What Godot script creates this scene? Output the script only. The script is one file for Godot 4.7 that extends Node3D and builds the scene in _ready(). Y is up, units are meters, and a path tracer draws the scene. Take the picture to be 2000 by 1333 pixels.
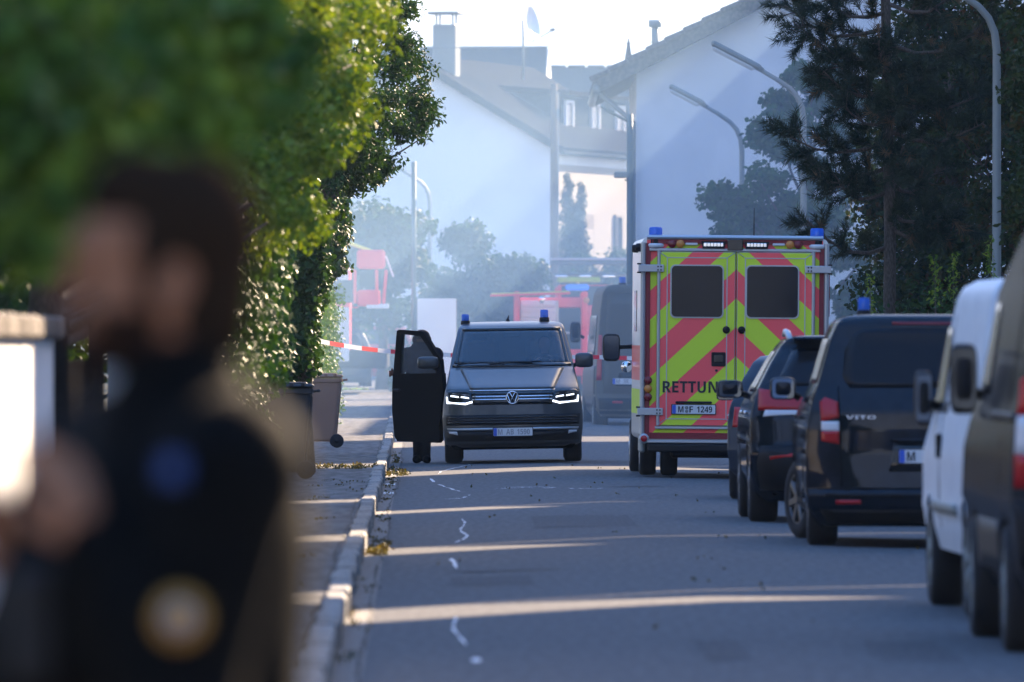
extends Node3D
# A residential street seen through a long lens: parked vans, an ambulance, a minivan with an open door, smoke behind.

const F := 22222.0
var rng := RandomNumberGenerator.new()
var names := {}
var M := {}

# ---------------------------------------------------------------- placing and naming
# a survey point: sight line of the survey photograph and the distance measured along the street
func at(px: float, py: float, d: float) -> Vector3:
	return Vector3((px - 1000.0) / F * d, 1.6 - (py - 670.0) / F * d, -d)

func kerb_x(d: float) -> float:
	return -0.43 - 0.008 * d

func rise(d: float) -> float:
	return clampf(d - 165.0, 0.0, 175.0) * 0.0045

func gy(x: float, d: float) -> float:
	return rise(d) - 0.02 * minf(absf(x - (1.7 - 0.008 * d)), 4.0)

func walk_y(d: float) -> float:
	return gy(kerb_x(d), d) + 0.13

func numbered(called: String, parent: Node) -> String:
	var key := str(parent.get_instance_id()) + called
	var n: int = names.get(key, 0)
	names[key] = n + 1
	return called if n == 0 else "%s_%03d" % [called, n]

func thing(called: String, label: String, category: String, pos := Vector3.ZERO, yaw := 0.0, group := "", kind := "") -> Node3D:
	var o := Node3D.new()
	o.name = numbered(called, self)
	add_child(o, true)
	o.position = pos
	o.rotation.y = yaw
	tag(o, label, category, group, kind)
	return o

func tag(o: Node, label := "", category := "", group := "", kind := "") -> void:
	if label: o.set_meta("label", label)
	if category: o.set_meta("category", category)
	if group: o.set_meta("group", group)
	if kind: o.set_meta("kind", kind)

func node(called: String, parent: Node, pos := Vector3.ZERO) -> Node3D:
	var o := Node3D.new()
	o.name = numbered(called, parent)
	parent.add_child(o, true)
	o.position = pos
	return o

func copy(o: Node3D, label: String, pos: Vector3, yaw := 0.0) -> Node3D:
	var c: Node3D = o.duplicate()
	c.name = numbered(str(o.name), self)
	add_child(c, true)
	c.position = pos
	c.rotation.y = yaw
	c.set_meta("label", label)
	return c

func put(called: String, mesh: Mesh, m: Material, parent: Node, xf := Transform3D()) -> MeshInstance3D:
	var o := MeshInstance3D.new()
	o.name = numbered(called, parent)
	o.mesh = mesh
	o.material_override = m
	o.transform = xf
	parent.add_child(o, true)
	return o

func obj(called: String, st: SurfaceTool, m: Material, parent: Node, xf := Transform3D()) -> MeshInstance3D:
	st.generate_normals()
	return put(called, st.commit(), m, parent, xf)

# ---------------------------------------------------------------- shapes
func new_st(smooth := false) -> SurfaceTool:
	var st := SurfaceTool.new()
	st.begin(Mesh.PRIMITIVE_TRIANGLES)
	st.set_smooth_group(0 if smooth else -1)
	return st

func poly(st: SurfaceTool, pts: Array, out: Vector3) -> void:
	var n: Vector3 = Vector3.ZERO
	for i in range(1, pts.size() - 1):
		n += (pts[i] - pts[0]).cross(pts[i + 1] - pts[0])
	if n.dot(out) > 0.0:
		pts = pts.duplicate()
		pts.reverse()
	for i in range(1, pts.size() - 1):
		st.add_vertex(pts[0]); st.add_vertex(pts[i]); st.add_vertex(pts[i + 1])

func bx(st: SurfaceTool, c: Vector3, s: Vector3, b := 0.008, bs := Basis.IDENTITY) -> void:
	var h := s * 0.5
	b = minf(b, minf(h.x, minf(h.y, h.z)) * 0.9)
	var i := h - Vector3(b, b, b)
	for a in 3:
		var e := (a + 1) % 3
		var f := (a + 2) % 3
		for sg in [-1.0, 1.0]:
			var pts := []
			for q in [[-1, -1], [1, -1], [1, 1], [-1, 1]]:
				var v := Vector3.ZERO
				v[a] = sg * h[a]; v[e] = q[0] * i[e]; v[f] = q[1] * i[f]
				pts.append(c + bs * v)
			var o := Vector3.ZERO
			o[a] = sg
			poly(st, pts, bs * o)
			if b > 0.0:
				for sg2 in [-1.0, 1.0]:
					var p2 := []
					for q in [[0, -1], [0, 1], [1, 1], [1, -1]]:
						var v := Vector3.ZERO
						v[a] = sg * (h[a] if q[0] == 0 else i[a]); v[e] = sg2 * (i[e] if q[0] == 0 else h[e]); v[f] = q[1] * i[f]
						p2.append(c + bs * v)
					var o2 := Vector3.ZERO
					o2[a] = sg; o2[e] = sg2
					poly(st, p2, bs * o2)
	if b > 0.0:
		for sx in [-1.0, 1.0]:
			for sy in [-1.0, 1.0]:
				for sz in [-1.0, 1.0]:
					poly(st, [c + bs * Vector3(sx * h.x, sy * i.y, sz * i.z), c + bs * Vector3(sx * i.x, sy * h.y, sz * i.z), c + bs * Vector3(sx * i.x, sy * i.y, sz * h.z)], bs * Vector3(sx, sy, sz))

func tube(st: SurfaceTool, pts: Array, r, seg := 8, caps := true) -> void:
	var rings := []
	var side := Vector3.ZERO
	for i in pts.size():
		var p: Vector3 = pts[i]
		var t: Vector3 = (pts[mini(i + 1, pts.size() - 1)] - pts[maxi(i - 1, 0)]).normalized()
		if side == Vector3.ZERO:
			side = t.cross(Vector3.UP if absf(t.y) < 0.9 else Vector3.RIGHT).normalized()
		side = (side - t * side.dot(t)).normalized()
		var up := side.cross(t)
		var rr: float = r[i] if r is Array else r
		var ring := []
		for k in seg:
			var a := TAU * k / seg
			ring.append(p + (side * cos(a) + up * sin(a)) * rr)
		rings.append(ring)
	for i in pts.size() - 1:
		for k in seg:
			var k2 := (k + 1) % seg
			poly(st, [rings[i][k], rings[i][k2], rings[i + 1][k2], rings[i + 1][k]], (rings[i][k] + rings[i + 1][k2]) * 0.5 - (pts[i] + pts[i + 1]) * 0.5)
	if caps:
		poly(st, rings[0], pts[0] - pts[1])
		poly(st, rings[-1], pts[-1] - pts[-2])

# profile of (radius, height) turned about y of xf
func lathe(st: SurfaceTool, prof: Array, xf := Transform3D(), seg := 16) -> void:
	var mid := Vector2.ZERO
	for q in prof: mid += q / prof.size()
	for i in prof.size() - 1:
		var a: Vector2 = prof[i]
		var b: Vector2 = prof[i + 1]
		for k in seg:
			var t0 := TAU * k / seg
			var t1 := TAU * (k + 1) / seg
			var d0 := Vector3(cos(t0), 0, sin(t0))
			var d1 := Vector3(cos(t1), 0, sin(t1))
			var dm := (d0 + d1) * 0.5
			var e := (a + b) * 0.5 - mid
			var nn := Vector2(b.y - a.y, a.x - b.x)
			if nn.dot(e) < 0: nn = -nn
			var o := dm * nn.x + Vector3.UP * nn.y
			var pts := [xf * (d0 * a.x + Vector3.UP * a.y), xf * (d1 * a.x + Vector3.UP * a.y), xf * (d1 * b.x + Vector3.UP * b.y), xf * (d0 * b.x + Vector3.UP * b.y)]
			if a.x < 1e-5: pts = [pts[0], pts[2], pts[3]]
			elif b.x < 1e-5: pts = [pts[0], pts[1], pts[2]]
			poly(st, pts, xf.basis * o)

# polygon in local xy, extruded from z = 0 to depth
func prism(st: SurfaceTool, pg: Array, depth: float, xf := Transform3D()) -> void:
	var pv := PackedVector2Array(pg)
	var tri := Geometry2D.triangulate_polygon(pv)
	for z in [0.0, depth]:
		var o := xf.basis * Vector3(0, 0, 1.0 if (z > 0.0) == (depth > 0.0) and z != 0.0 else -1.0) * signf(depth)
		for i in range(0, tri.size(), 3):
			var pts := []
			for k in 3: pts.append(xf * Vector3(pv[tri[i + k]].x, pv[tri[i + k]].y, z))
			poly(st, pts, o)
	var cw := Geometry2D.is_polygon_clockwise(pv)
	for i in pv.size():
		var a := pv[i]
		var b := pv[(i + 1) % pv.size()]
		var n := Vector2(b.y - a.y, a.x - b.x) * (-1.0 if cw else 1.0)
		poly(st, [xf * Vector3(a.x, a.y, 0), xf * Vector3(b.x, b.y, 0), xf * Vector3(b.x, b.y, depth), xf * Vector3(a.x, a.y, depth)], xf.basis * Vector3(n.x, n.y, 0))

func rounded(x0: float, y0: float, x1: float, y1: float, r: float, n := 4) -> Array:
	var out := []
	for c in [[x1 - r, y1 - r, 0.0], [x0 + r, y1 - r, 0.25], [x0 + r, y0 + r, 0.5], [x1 - r, y0 + r, 0.75]]:
		for i in n + 1:
			var a: float = TAU * (c[2] + 0.25 * i / n)
			out.append(Vector2(c[0] + r * cos(a), c[1] + r * sin(a)))
	return out

func disc(st: SurfaceTool, c: Vector3, r: float, h: float, axis: Vector3, seg := 16) -> void:
	var q := Basis(Quaternion(Vector3.UP, axis.normalized()))
	lathe(st, [Vector2(0, 0), Vector2(r, 0), Vector2(r, h * 0.7), Vector2(r * 0.85, h), Vector2(0, h)], Transform3D(q, c), seg)

# ---------------------------------------------------------------- materials
func lin(r: float, g: float, b: float, a := 1.0) -> Color:
	var c := Color(r, g, b).linear_to_srgb()
	c.a = a
	return c

func mat(called: String, c: Color, rough := 0.8, metal := 0.0, coat := 0.0) -> StandardMaterial3D:
	var m := StandardMaterial3D.new()
	m.resource_name = called
	m.albedo_color = c
	m.roughness = rough
	m.metallic = metal
	if coat > 0.0:
		m.clearcoat_enabled = true
		m.clearcoat = coat
		m.clearcoat_roughness = 0.06
	M[called] = m
	return m

func noise_tex(freq: float, lo: Color, hi: Color, sd: int, octaves := 4, size := 512, a := 0.25, b := 0.75) -> NoiseTexture2D:
	var n := FastNoiseLite.new()
	n.seed = sd
	n.frequency = freq
	n.noise_type = FastNoiseLite.TYPE_SIMPLEX_SMOOTH
	n.fractal_octaves = octaves
	var g := Gradient.new()
	g.offsets = PackedFloat32Array([a, b])
	g.colors = PackedColorArray([lo, hi])
	var t := NoiseTexture2D.new()
	t.width = size
	t.height = size
	t.seamless = true
	t.noise = n
	t.color_ramp = g
	return t

func noisy(called: String, lo: Color, hi: Color, freq: float, scale: Vector3, rough: float, sd: int, world := true, a := 0.25, b := 0.75) -> StandardMaterial3D:
	var m := mat(called, Color.WHITE, rough)
	m.albedo_texture = noise_tex(freq, lo, hi, sd, 5, 512, a, b)
	m.uv1_triplanar = true
	m.uv1_world_triplanar = world
	m.uv1_scale = scale
	return m

func materials() -> void:
	noisy("asphalt", lin(0.092, 0.094, 0.097), lin(0.118, 0.12, 0.123), 0.04, Vector3(0.6, 0.6, 0.06), 0.85, 3)
	M.asphalt.metallic_specular = 0.15
	noisy("walk", lin(0.09, 0.089, 0.088), lin(0.148, 0.145, 0.142), 0.02, Vector3(0.5, 0.5, 0.04), 0.85, 8)
	M.walk.metallic_specular = 0.15
	noisy("gutter", lin(0.085, 0.08, 0.075), lin(0.15, 0.14, 0.13), 0.03, Vector3(1.2, 1.2, 0.15), 0.85, 9)
	noisy("kerb", lin(0.13, 0.127, 0.12), lin(0.24, 0.235, 0.22), 0.03, Vector3(1.5, 1.5, 0.5), 0.85, 5)
	noisy("kerb_b", lin(0.10, 0.098, 0.092), lin(0.19, 0.185, 0.17), 0.03, Vector3(1.5, 1.5, 0.5), 0.85, 6)
	noisy("soil", lin(0.04, 0.045, 0.02), lin(0.09, 0.08, 0.045), 0.02, Vector3(0.2, 0.2, 0.2), 0.95, 12)
	noisy("plaster", lin(0.66, 0.66, 0.65), lin(0.74, 0.735, 0.72), 0.008, Vector3(0.12, 0.12, 0.12), 0.9, 14)
	noisy("plaster_b", lin(0.6, 0.6, 0.58), lin(0.74, 0.73, 0.71), 0.01, Vector3(0.4, 0.4, 0.4), 0.9, 15)
	noisy("tile", lin(0.02, 0.019, 0.02), lin(0.046, 0.042, 0.042), 0.03, Vector3(0.6, 0.6, 0.6), 0.8, 16)
	noisy("tile_dark", lin(0.06, 0.06, 0.065), lin(0.11, 0.105, 0.105), 0.03, Vector3(0.6, 0.6, 0.6), 0.75, 17)
	noisy("slate", lin(0.035, 0.04, 0.045), lin(0.06, 0.065, 0.07), 0.03, Vector3(0.6, 0.6, 0.6), 0.7, 18)
	noisy("bark", lin(0.05, 0.038, 0.028), lin(0.12, 0.095, 0.07), 0.03, Vector3(3, 0.8, 3), 0.95, 19)
	noisy("wood_pole", lin(0.12, 0.09, 0.065), lin(0.2, 0.155, 0.11), 0.03, Vector3(4, 0.5, 4), 0.9, 20)
	noisy("thatch", lin(0.035, 0.027, 0.022), lin(0.16, 0.125, 0.10), 0.03, Vector3(4, 1, 4), 0.9, 21)
	for q in ["tile", "tile_dark", "slate"]: M[q].metallic_specular = 0.0
	mat("crack", lin(0.02, 0.02, 0.02), 0.95)
	mat("sheen_sealer", lin(0.5, 0.51, 0.53), 0.5)  # pale tone paints in the sky reflected by the seal
	mat("white_line", lin(0.6, 0.6, 0.6), 0.6)
	noisy("t6_paint", lin(0.046, 0.05, 0.053), lin(0.056, 0.06, 0.062), 0.01, Vector3(1, 1, 1), 0.38, 30, false)
	M.t6_paint.metallic = 0.25
	M.t6_paint.metallic_specular = 0.4
	M.t6_paint.clearcoat_enabled = true
	M.t6_paint.clearcoat = 0.35
	M.t6_paint.clearcoat_roughness = 0.08
	noisy("black_paint", lin(0.005, 0.008, 0.013), lin(0.008, 0.012, 0.019), 0.01, Vector3(1, 1, 1), 0.28, 31, false)
	M.black_paint.roughness = 0.2
	M.black_paint.metallic_specular = 0.0
	M.black_paint.clearcoat_enabled = true
	M.black_paint.clearcoat = 0.5
	M.black_paint.clearcoat_roughness = 0.06
	noisy("white_paint", lin(0.55, 0.57, 0.6), lin(0.66, 0.68, 0.7), 0.01, Vector3(0.8, 0.8, 0.8), 0.4, 32, false)
	M.white_paint.clearcoat_enabled = true
	M.white_paint.clearcoat = 0.3
	M.white_paint.metallic_specular = 0.1
	mat("taupe_paint", lin(0.028, 0.029, 0.031), 0.42)
	M.taupe_paint.metallic_specular = 0.0
	M.taupe_paint.clearcoat_enabled = true
	M.taupe_paint.clearcoat = 0.25
	M.taupe_paint.clearcoat_roughness = 0.12
	mat("beige_paint", lin(0.105, 0.098, 0.08), 0.5)
	M.beige_paint.metallic_specular = 0.1
	mat("silver_paint", lin(0.03, 0.036, 0.046), 0.3, 0.1, 0.3)
	M.silver_paint.metallic_specular = 0.1
	mat("red_paint", lin(0.5, 0.012, 0.015), 0.4, 0.0, 0.6)
	mat("fire_red", lin(0.75, 0.02, 0.03), 0.45, 0.0, 0.3)
	mat("amb_white", lin(0.62, 0.63, 0.6), 0.3, 0.0, 0.5)
	mat("maroon", lin(0.2, 0.008, 0.014), 0.5)
	mat("alu", lin(0.42, 0.43, 0.44), 0.42, 0.7)
	mat("chrome", lin(0.75, 0.76, 0.78), 0.14, 1.0)
	mat("black_trim", lin(0.008, 0.008, 0.009), 0.55)
	M.black_trim.metallic_specular = 0.35
	mat("gloss_black", lin(0.008, 0.009, 0.01), 0.15)
	mat("alloy", lin(0.13, 0.135, 0.14), 0.35, 0.8)
	mat("door_shaded", lin(0.007, 0.008, 0.009), 0.6)  # body paint darkened for the shade on the open door
	M.door_shaded.metallic_specular = 0.08
	mat("gate_dark", lin(0.008, 0.008, 0.009), 0.9)
	M.gate_dark.metallic_specular = 0.0
	mat("sunlit_cream", lin(0.31, 0.265, 0.2), 0.9)
	mat("glass_side", lin(0.008, 0.011, 0.015), 0.15)
	M.glass_side.metallic_specular = 0.08
	noisy("patch", lin(0.07, 0.072, 0.076), lin(0.1, 0.102, 0.105), 0.05, Vector3(0.8, 0.8, 0.1), 0.85, 41)
	M.patch.metallic_specular = 0.15
	mat("rubber", lin(0.010, 0.010, 0.011), 0.9)
	mat("under", lin(0.004, 0.004, 0.004), 0.95)
	M.under.metallic_specular = 0.2
	mat("glass_dark", lin(0.008, 0.011, 0.015), 0.06)
	M.glass_dark.metallic_specular = 0.27
	mat("mirror_glass", lin(0.17, 0.19, 0.22), 0.04, 1.0)
	mat("tail_red", lin(0.42, 0.008, 0.012), 0.16)
	M.tail_red.backlight_enabled = true
	M.tail_red.backlight = Color(0.6, 0.05, 0.05)
	mat("tail_white", lin(0.55, 0.55, 0.56), 0.15)
	mat("amber", lin(0.55, 0.2, 0.03), 0.2)
	mat("dark_red_lens", lin(0.16, 0.01, 0.014), 0.2)
	mat("beacon_blue", lin(0.03, 0.17, 0.45, 0.72), 0.3)
	M.beacon_blue.transparency = BaseMaterial3D.TRANSPARENCY_ALPHA
	M.beacon_blue.backlight_enabled = true
	M.beacon_blue.backlight = Color(0.2, 0.5, 1.0)
	mat("led", Color.WHITE, 0.4)
	M.led.emission_enabled = true
	M.led.emission = Color(0.92, 0.95, 1.0)
	M.led.emission_energy_multiplier = 0.6
	mat("plate_white", lin(0.6, 0.61, 0.62), 0.45)
	mat("plate_blue", lin(0.02, 0.09, 0.5), 0.45)
	mat("ink", lin(0.012, 0.012, 0.014), 0.6)
	mat("ink_grey", lin(0.27, 0.275, 0.29), 0.6)
	mat("galv", lin(0.2, 0.215, 0.2), 0.55, 0.45)
	mat("galv_green", lin(0.1, 0.13, 0.115), 0.6, 0.2)
	mat("lamp_glass", lin(0.5, 0.52, 0.52), 0.25)
	mat("bin_brown", lin(0.24, 0.135, 0.09), 0.55)
	mat("bin_black", lin(0.02, 0.02, 0.021), 0.55)
	mat("white_sheet", lin(0.72, 0.72, 0.72), 0.7)
	mat("lime", lin(0.42, 0.60, 0.02), 0.55)
	mat("hose", lin(0.8, 0.85, 0.02), 0.6)
	mat("skin", lin(0.34, 0.17, 0.115), 0.5)
	mat("person", Color.WHITE, 0.8)
	M.person.vertex_color_use_as_albedo = true
	M.person.metallic_specular = 0.12
	mat("hair", lin(0.022, 0.014, 0.009), 0.7)
	M.hair.metallic_specular = 0.0
	mat("patch_gold", lin(0.36, 0.17, 0.01), 0.7)
	mat("patch_white", lin(0.24, 0.23, 0.25), 0.7)
	mat("patch_blue", lin(0.008, 0.025, 0.1), 0.7)
	mat("tape", Color.WHITE, 0.5)
	M.tape.vertex_color_use_as_albedo = true
	M.tape.backlight_enabled = true
	M.tape.backlight = Color(0.8, 0.8, 0.8)
	mat("pane", Color(0.8, 0.85, 0.9, 0.12), 0.03)
	M.pane.transparency = BaseMaterial3D.TRANSPARENCY_ALPHA
	mat("door_pane", Color(0.8, 0.85, 0.9, 0.06), 0.03)
	M.door_pane.transparency = BaseMaterial3D.TRANSPARENCY_ALPHA
	M.door_pane.metallic_specular = 0.12
	mat("screen_tint", lin(0.012, 0.018, 0.024, 0.62), 0.35)
	M.screen_tint.transparency = BaseMaterial3D.TRANSPARENCY_ALPHA
	M.screen_tint.clearcoat_enabled = true
	M.screen_tint.clearcoat = 1.0
	M.screen_tint.clearcoat_roughness = 0.03
	for q in [["leaf", 0.55, Color(1.0, 1.0, 0.4), 0.75], ["leaf_gloss", 0.5, Color(0.9, 1.0, 0.4), 0.7], ["needle", 0.6, Color(0.8, 0.9, 0.5), 0.4]]:
		var m := mat(q[0], Color.WHITE, q[1])
		m.vertex_color_use_as_albedo = true
		m.metallic_specular = 0.2
		m.backlight_enabled = true
		m.backlight = Color(q[2].r * q[3], q[2].g * q[3], q[2].b * q[3])

# ---------------------------------------------------------------- foliage
func rdir() -> Vector3:
	var z := rng.randf_range(-1, 1)
	var a := rng.randf() * TAU
	var r := sqrt(1 - z * z)
	return Vector3(r * cos(a), z, r * sin(a))

func leaf_mesh(w: float, fold: float) -> ArrayMesh:
	var st := new_st()
	var b := Vector3.ZERO
	var t := Vector3(0, 1, 0)
	var l1 := Vector3(-w * 0.8, 0.28, fold)
	var l2 := Vector3(-w * 0.75, 0.66, fold)
	var m := Vector3(0, 0.5, 0)
	for s in [1, -1]:
		var f := Vector3(s, 1, 1)
		poly(st, [b, l1 * f, m], Vector3.BACK)
		poly(st, [l1 * f, l2 * f, m], Vector3.BACK)
		poly(st, [l2 * f, t, m], Vector3.BACK)
	st.generate_normals()
	return st.commit()

func tuft_mesh() -> ArrayMesh:
	var st := new_st()
	var r := RandomNumberGenerator.new()
	r.seed = 5
	for i in 46:
		var y := r.randf() * 0.75
		var a := r.randf() * TAU
		var d := Vector3(cos(a), r.randf_range(0.5, 1.3), sin(a)).normalized()
		var s := d.cross(Vector3(r.randf_range(-1, 1), r.randf_range(-1, 1), r.randf_range(-1, 1))).normalized() * 0.02
		var p := Vector3(0, y, 0)
		poly(st, [p - s, p + s, p + d * r.randf_range(0.4, 0.6)], s.cross(d))
	st.generate_normals()
	return st.commit()

# clumps: [centre, radii, leaves]
func leaves(parent: Node, called: String, clumps: Array, size: float, cols: Array, m: Material, mesh: Mesh, shell := 0.45, face := Vector3.ZERO) -> MultiMeshInstance3D:
	var buf := PackedFloat32Array()
	var n := 0
	for c in clumps:
		var tone := rng.randf()
		for i in int(c[2]):
			var dv := rdir()
			var p: Vector3 = c[0] + dv * c[1] * pow(rng.randf(), shell)
			var nn := (dv * 0.7 + rdir() * 0.8 + Vector3(0, 0.25, 0) + face).normalized()
			var al := rdir() + Vector3(0, -0.5, 0) + dv * 0.5
			al = (al - nn * al.dot(nn)).normalized()
			var s := size * rng.randf_range(0.6, 1.25)
			var xx := al.cross(nn) * s
			var yy := al * s
			var zz := nn * s
			var k := clampf(tone * 0.5 + rng.randf() * 0.5, 0, 0.999) * (cols.size() - 1)
			var q: Color = cols[int(k)].lerp(cols[int(k) + 1], k - int(k))
			var v := rng.randf_range(0.75, 1.2)
			buf.append_array(PackedFloat32Array([xx.x, yy.x, zz.x, p.x, xx.y, yy.y, zz.y, p.y, xx.z, yy.z, zz.z, p.z, q.r * v, q.g * v, q.b * v, 1.0]))
			n += 1
	var mm := MultiMesh.new()
	mm.transform_format = MultiMesh.TRANSFORM_3D
	mm.use_colors = true
	mm.mesh = mesh
	mm.instance_count = n
	mm.buffer = buf
	var o := MultiMeshInstance3D.new()
	o.name = numbered(called, parent)
	o.multimesh = mm
	o.material_override = m
	tag(o, "", "", "", "stuff")
	parent.add_child(o, true)
	return o

# a cloud of clumps inside an ellipsoid
func cloud(c: Vector3, r: Vector3, n: int, cr: float, each: int, inner := 0.5) -> Array:
	var out := []
	for i in n:
		var p := c + rdir() * r * lerpf(inner, 1.0, rng.randf())
		var s := cr * rng.randf_range(0.6, 1.4)
		out.append([p, Vector3(s, s * 0.75, s), each * (s / cr) * (s / cr)])
	return out

func limbs(st: SurfaceTool, base: Vector3, top: Vector3, r: float, clumps: Array, every := 3) -> void:
	var pts := []
	var rr := []
	for i in 7:
		var t := i / 6.0
		pts.append(base.lerp(top, t) + Vector3(sin(t * 5.0), 0, cos(t * 4.0)) * r * 0.5 * t)
		rr.append(r * (1.0 - 0.75 * t) * (1.35 if i == 0 else 1.0))
	tube(st, pts, rr, 9)
	for i in range(0, clumps.size(), every):
		var e: Vector3 = clumps[i][0]
		var h: float = clampf((e.y - 0.6 - base.y) / (top.y - base.y) * 0.8, 0.2, 0.95)
		var s := base.lerp(top, h)
		var mid := s.lerp(e, 0.5) + Vector3(0, -0.12, 0)
		tube(st, [s, mid, e], [r * 0.35, r * 0.2, r * 0.06], 5, false)

# ---------------------------------------------------------------- vehicles: bodies built of horizontal slices, front is +z
# a key is [y, front z, rear z, half width, front bow, rear bow]
func vk(K: Array, y: float) -> Array:
	if y <= K[0][0]: return K[0]
	for i in K.size() - 1:
		if y <= K[i + 1][0]:
			var t: float = (y - K[i][0]) / (K[i + 1][0] - K[i][0])
			var o := []
			for j in 6: o.append(lerpf(K[i][j], K[i + 1][j], t))
			return o
	return K[-1]

var barrel := 0.0

# bodies are narrower towards the front, the glasshouse more so
func taper(y: float, z: float) -> float:
	return 1.0 - barrel * (1.0 + 1.6 * smoothstep(1.0, 1.4, y)) * pow(maxf(0.0, z - 0.9) / 4.0, 1.4)

# face 0 front, 1 rear (a = x); 2 side +x, 3 side -x (a = z)
func vp(K: Array, face: int, a: float, y: float) -> Vector3:
	var k := vk(K, y)
	if face == 0: return Vector3(a, y, k[1] - k[4] * pow(minf(absf(a) / k[3], 1.0), 4.0))
	if face == 1: return Vector3(a, y, k[2] + k[5] * pow(minf(absf(a) / k[3], 1.0), 4.0))
	return Vector3((k[3] if face == 2 else -k[3]) * taper(y, a), y, a)

func vo(K: Array, face: int, a: float, y: float, off: float) -> Vector3:
	var e := 0.015
	var p := vp(K, face, a, y)
	var du := vp(K, face, a + e, y) - vp(K, face, a - e, y)
	var dv := vp(K, face, a, y + e) - vp(K, face, a, y - e)
	var n := du.cross(dv).normalized()
	var want := [Vector3(0, 0.3, 1), Vector3(0, 0.3, -1), Vector3.RIGHT, Vector3.LEFT][face] as Vector3
	if n.dot(want) < 0: n = -n
	return p + n * off

func vbody(K: Array, rows: int, wheels: Array, wr: float, hole = null) -> SurfaceTool:
	var st := new_st(true)
	var ys := []
	for i in K.size() - 1:
		var n := maxi(1, int(round((K[i + 1][0] - K[i][0]) / (K[-1][0] - K[0][0]) * rows)))
		for j in n: ys.append(lerpf(K[i][0], K[i + 1][0], float(j) / n))
	ys.append(K[-1][0])
	var us := [-1.0, -0.975, -0.93, -0.86, -0.76, -0.6, -0.4, -0.2, 0.0, 0.2, 0.4, 0.6, 0.76, 0.86, 0.93, 0.975, 1.0]
	var nu := us.size()
	var ns := 44 if wheels.size() else 8
	var ring := func(y: float) -> Array:
		var k := vk(K, y)
		var r := []
		for u in us: r.append(Vector3(u * k[3], y, k[1] - k[4] * pow(absf(u), 4.0)))
		for s in range(1, ns): r.append(snap(Vector3(k[3], y, lerpf(k[1] - k[4], k[2] + k[5], float(s) / ns)), wheels, wr))
		for i in range(nu - 1, -1, -1): r.append(Vector3(us[i] * k[3], y, k[2] + k[5] * pow(absf(us[i]), 4.0)))
		for s in range(1, ns): r.append(snap(Vector3(-k[3], y, lerpf(k[2] + k[5], k[1] - k[4], float(s) / ns)), wheels, wr))
		for i in r.size(): r[i].x *= taper(y, r[i].z)
		return r
	var last: Array = ring.call(ys[0])
	for j in range(1, ys.size()):
		var cur: Array = ring.call(ys[j])
		var n := cur.size()
		for i in n:
			var i2 := (i + 1) % n
			var q := [last[i], last[i2], cur[i2], cur[i]]
			var c: Vector3 = (q[0] + q[1] + q[2] + q[3]) * 0.25
			if i < nu - 1 and hole != null and hole.call(c): continue
			var cut := false
			if i >= nu - 1:
				for w in wheels:
					if absf(c.x) > 0.4 and Vector2(c.z - w, c.y - wr).length() < wr * 1.12 - 0.012 and absf(q[0].z - q[1].z) < 0.5: cut = true
			if cut: continue
			var ctr := Vector3(0, c.y - 0.25, (K[0][1] + K[0][2]) * 0.5)
			poly(st, q, c - ctr)
		last = cur
	for i in nu - 1:
		poly(st, [last[i], last[i + 1], last[2 * nu + ns - 3 - i], last[2 * nu + ns - 2 - i]], Vector3.UP)
	return st

func snap(p: Vector3, wheels: Array, wr: float) -> Vector3:
	for w in wheels:
		var d := Vector2(p.z - w, p.y - wr)
		var R := wr * 1.12
		if d.length() > R - 0.07 and d.length() < R + 0.03:
			d = d.normalized() * R
			return Vector3(p.x, maxf(d.y + wr, p.y - 0.05), d.x + w)
	return p

# a panel that follows the body; pts = convex outline of (a, y)
func vpanel(st: SurfaceTool, K: Array, face: int, pts: Array, off: float, cols := 8, rows := 8) -> void:
	var lo := 1e9
	var hi := -1e9
	for p in pts:
		lo = minf(lo, p.y); hi = maxf(hi, p.y)
	var grid := []
	for j in rows + 1:
		var y := lerpf(lo + 1e-4, hi - 1e-4, float(j) / rows)
		var l := 1e9
		var r := -1e9
		for i in pts.size():
			var a: Vector2 = pts[i]
			var b: Vector2 = pts[(i + 1) % pts.size()]
			if (a.y - y) * (b.y - y) <= 0.0 and absf(a.y - b.y) > 1e-7:
				var x := lerpf(a.x, b.x, (y - a.y) / (b.y - a.y))
				l = minf(l, x); r = maxf(r, x)
		var row := []
		for i in cols + 1: row.append(vo(K, face, lerpf(l, r, float(i) / cols), y, off))
		grid.append(row)
	var want := [Vector3(0, 0.4, 1), Vector3(0, 0.4, -1), Vector3.RIGHT, Vector3.LEFT][face] as Vector3
	for j in rows:
		for i in cols:
			poly(st, [grid[j][i], grid[j][i + 1], grid[j + 1][i + 1], grid[j + 1][i]], want)
	# a narrow rim so that the panel has an edge
	for j in rows:
		for e in [0, cols]:
			var a: Vector3 = grid[j][e]
			var b: Vector3 = grid[j + 1][e]
			var inn := want * -(absf(off) + 0.004)
			poly(st, [a, b, b + inn, a + inn], a - grid[j][cols - e])
	for i in cols:
		for e in [0, rows]:
			var a: Vector3 = grid[e][i]
			var b: Vector3 = grid[e][i + 1]
			var inn := want * -(absf(off) + 0.004)
			poly(st, [a, b, b + inn, a + inn], a - grid[rows - e][i])

func panel(called: String, K: Array, face: int, pts: Array, off: float, m: Material, parent: Node, cols := 8, rows := 8) -> MeshInstance3D:
	var st := new_st(true)
	vpanel(st, K, face, pts, off, cols, rows)
	return obj(called, st, m, parent)

func V(a: Array) -> Array:
	var o := []
	for i in range(0, a.size(), 2): o.append(Vector2(a[i], a[i + 1]))
	return o

func mirrored(pts: Array) -> Array:
	var o := []
	for p in pts: o.append(Vector2(-p.x, p.y))
	return o

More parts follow.
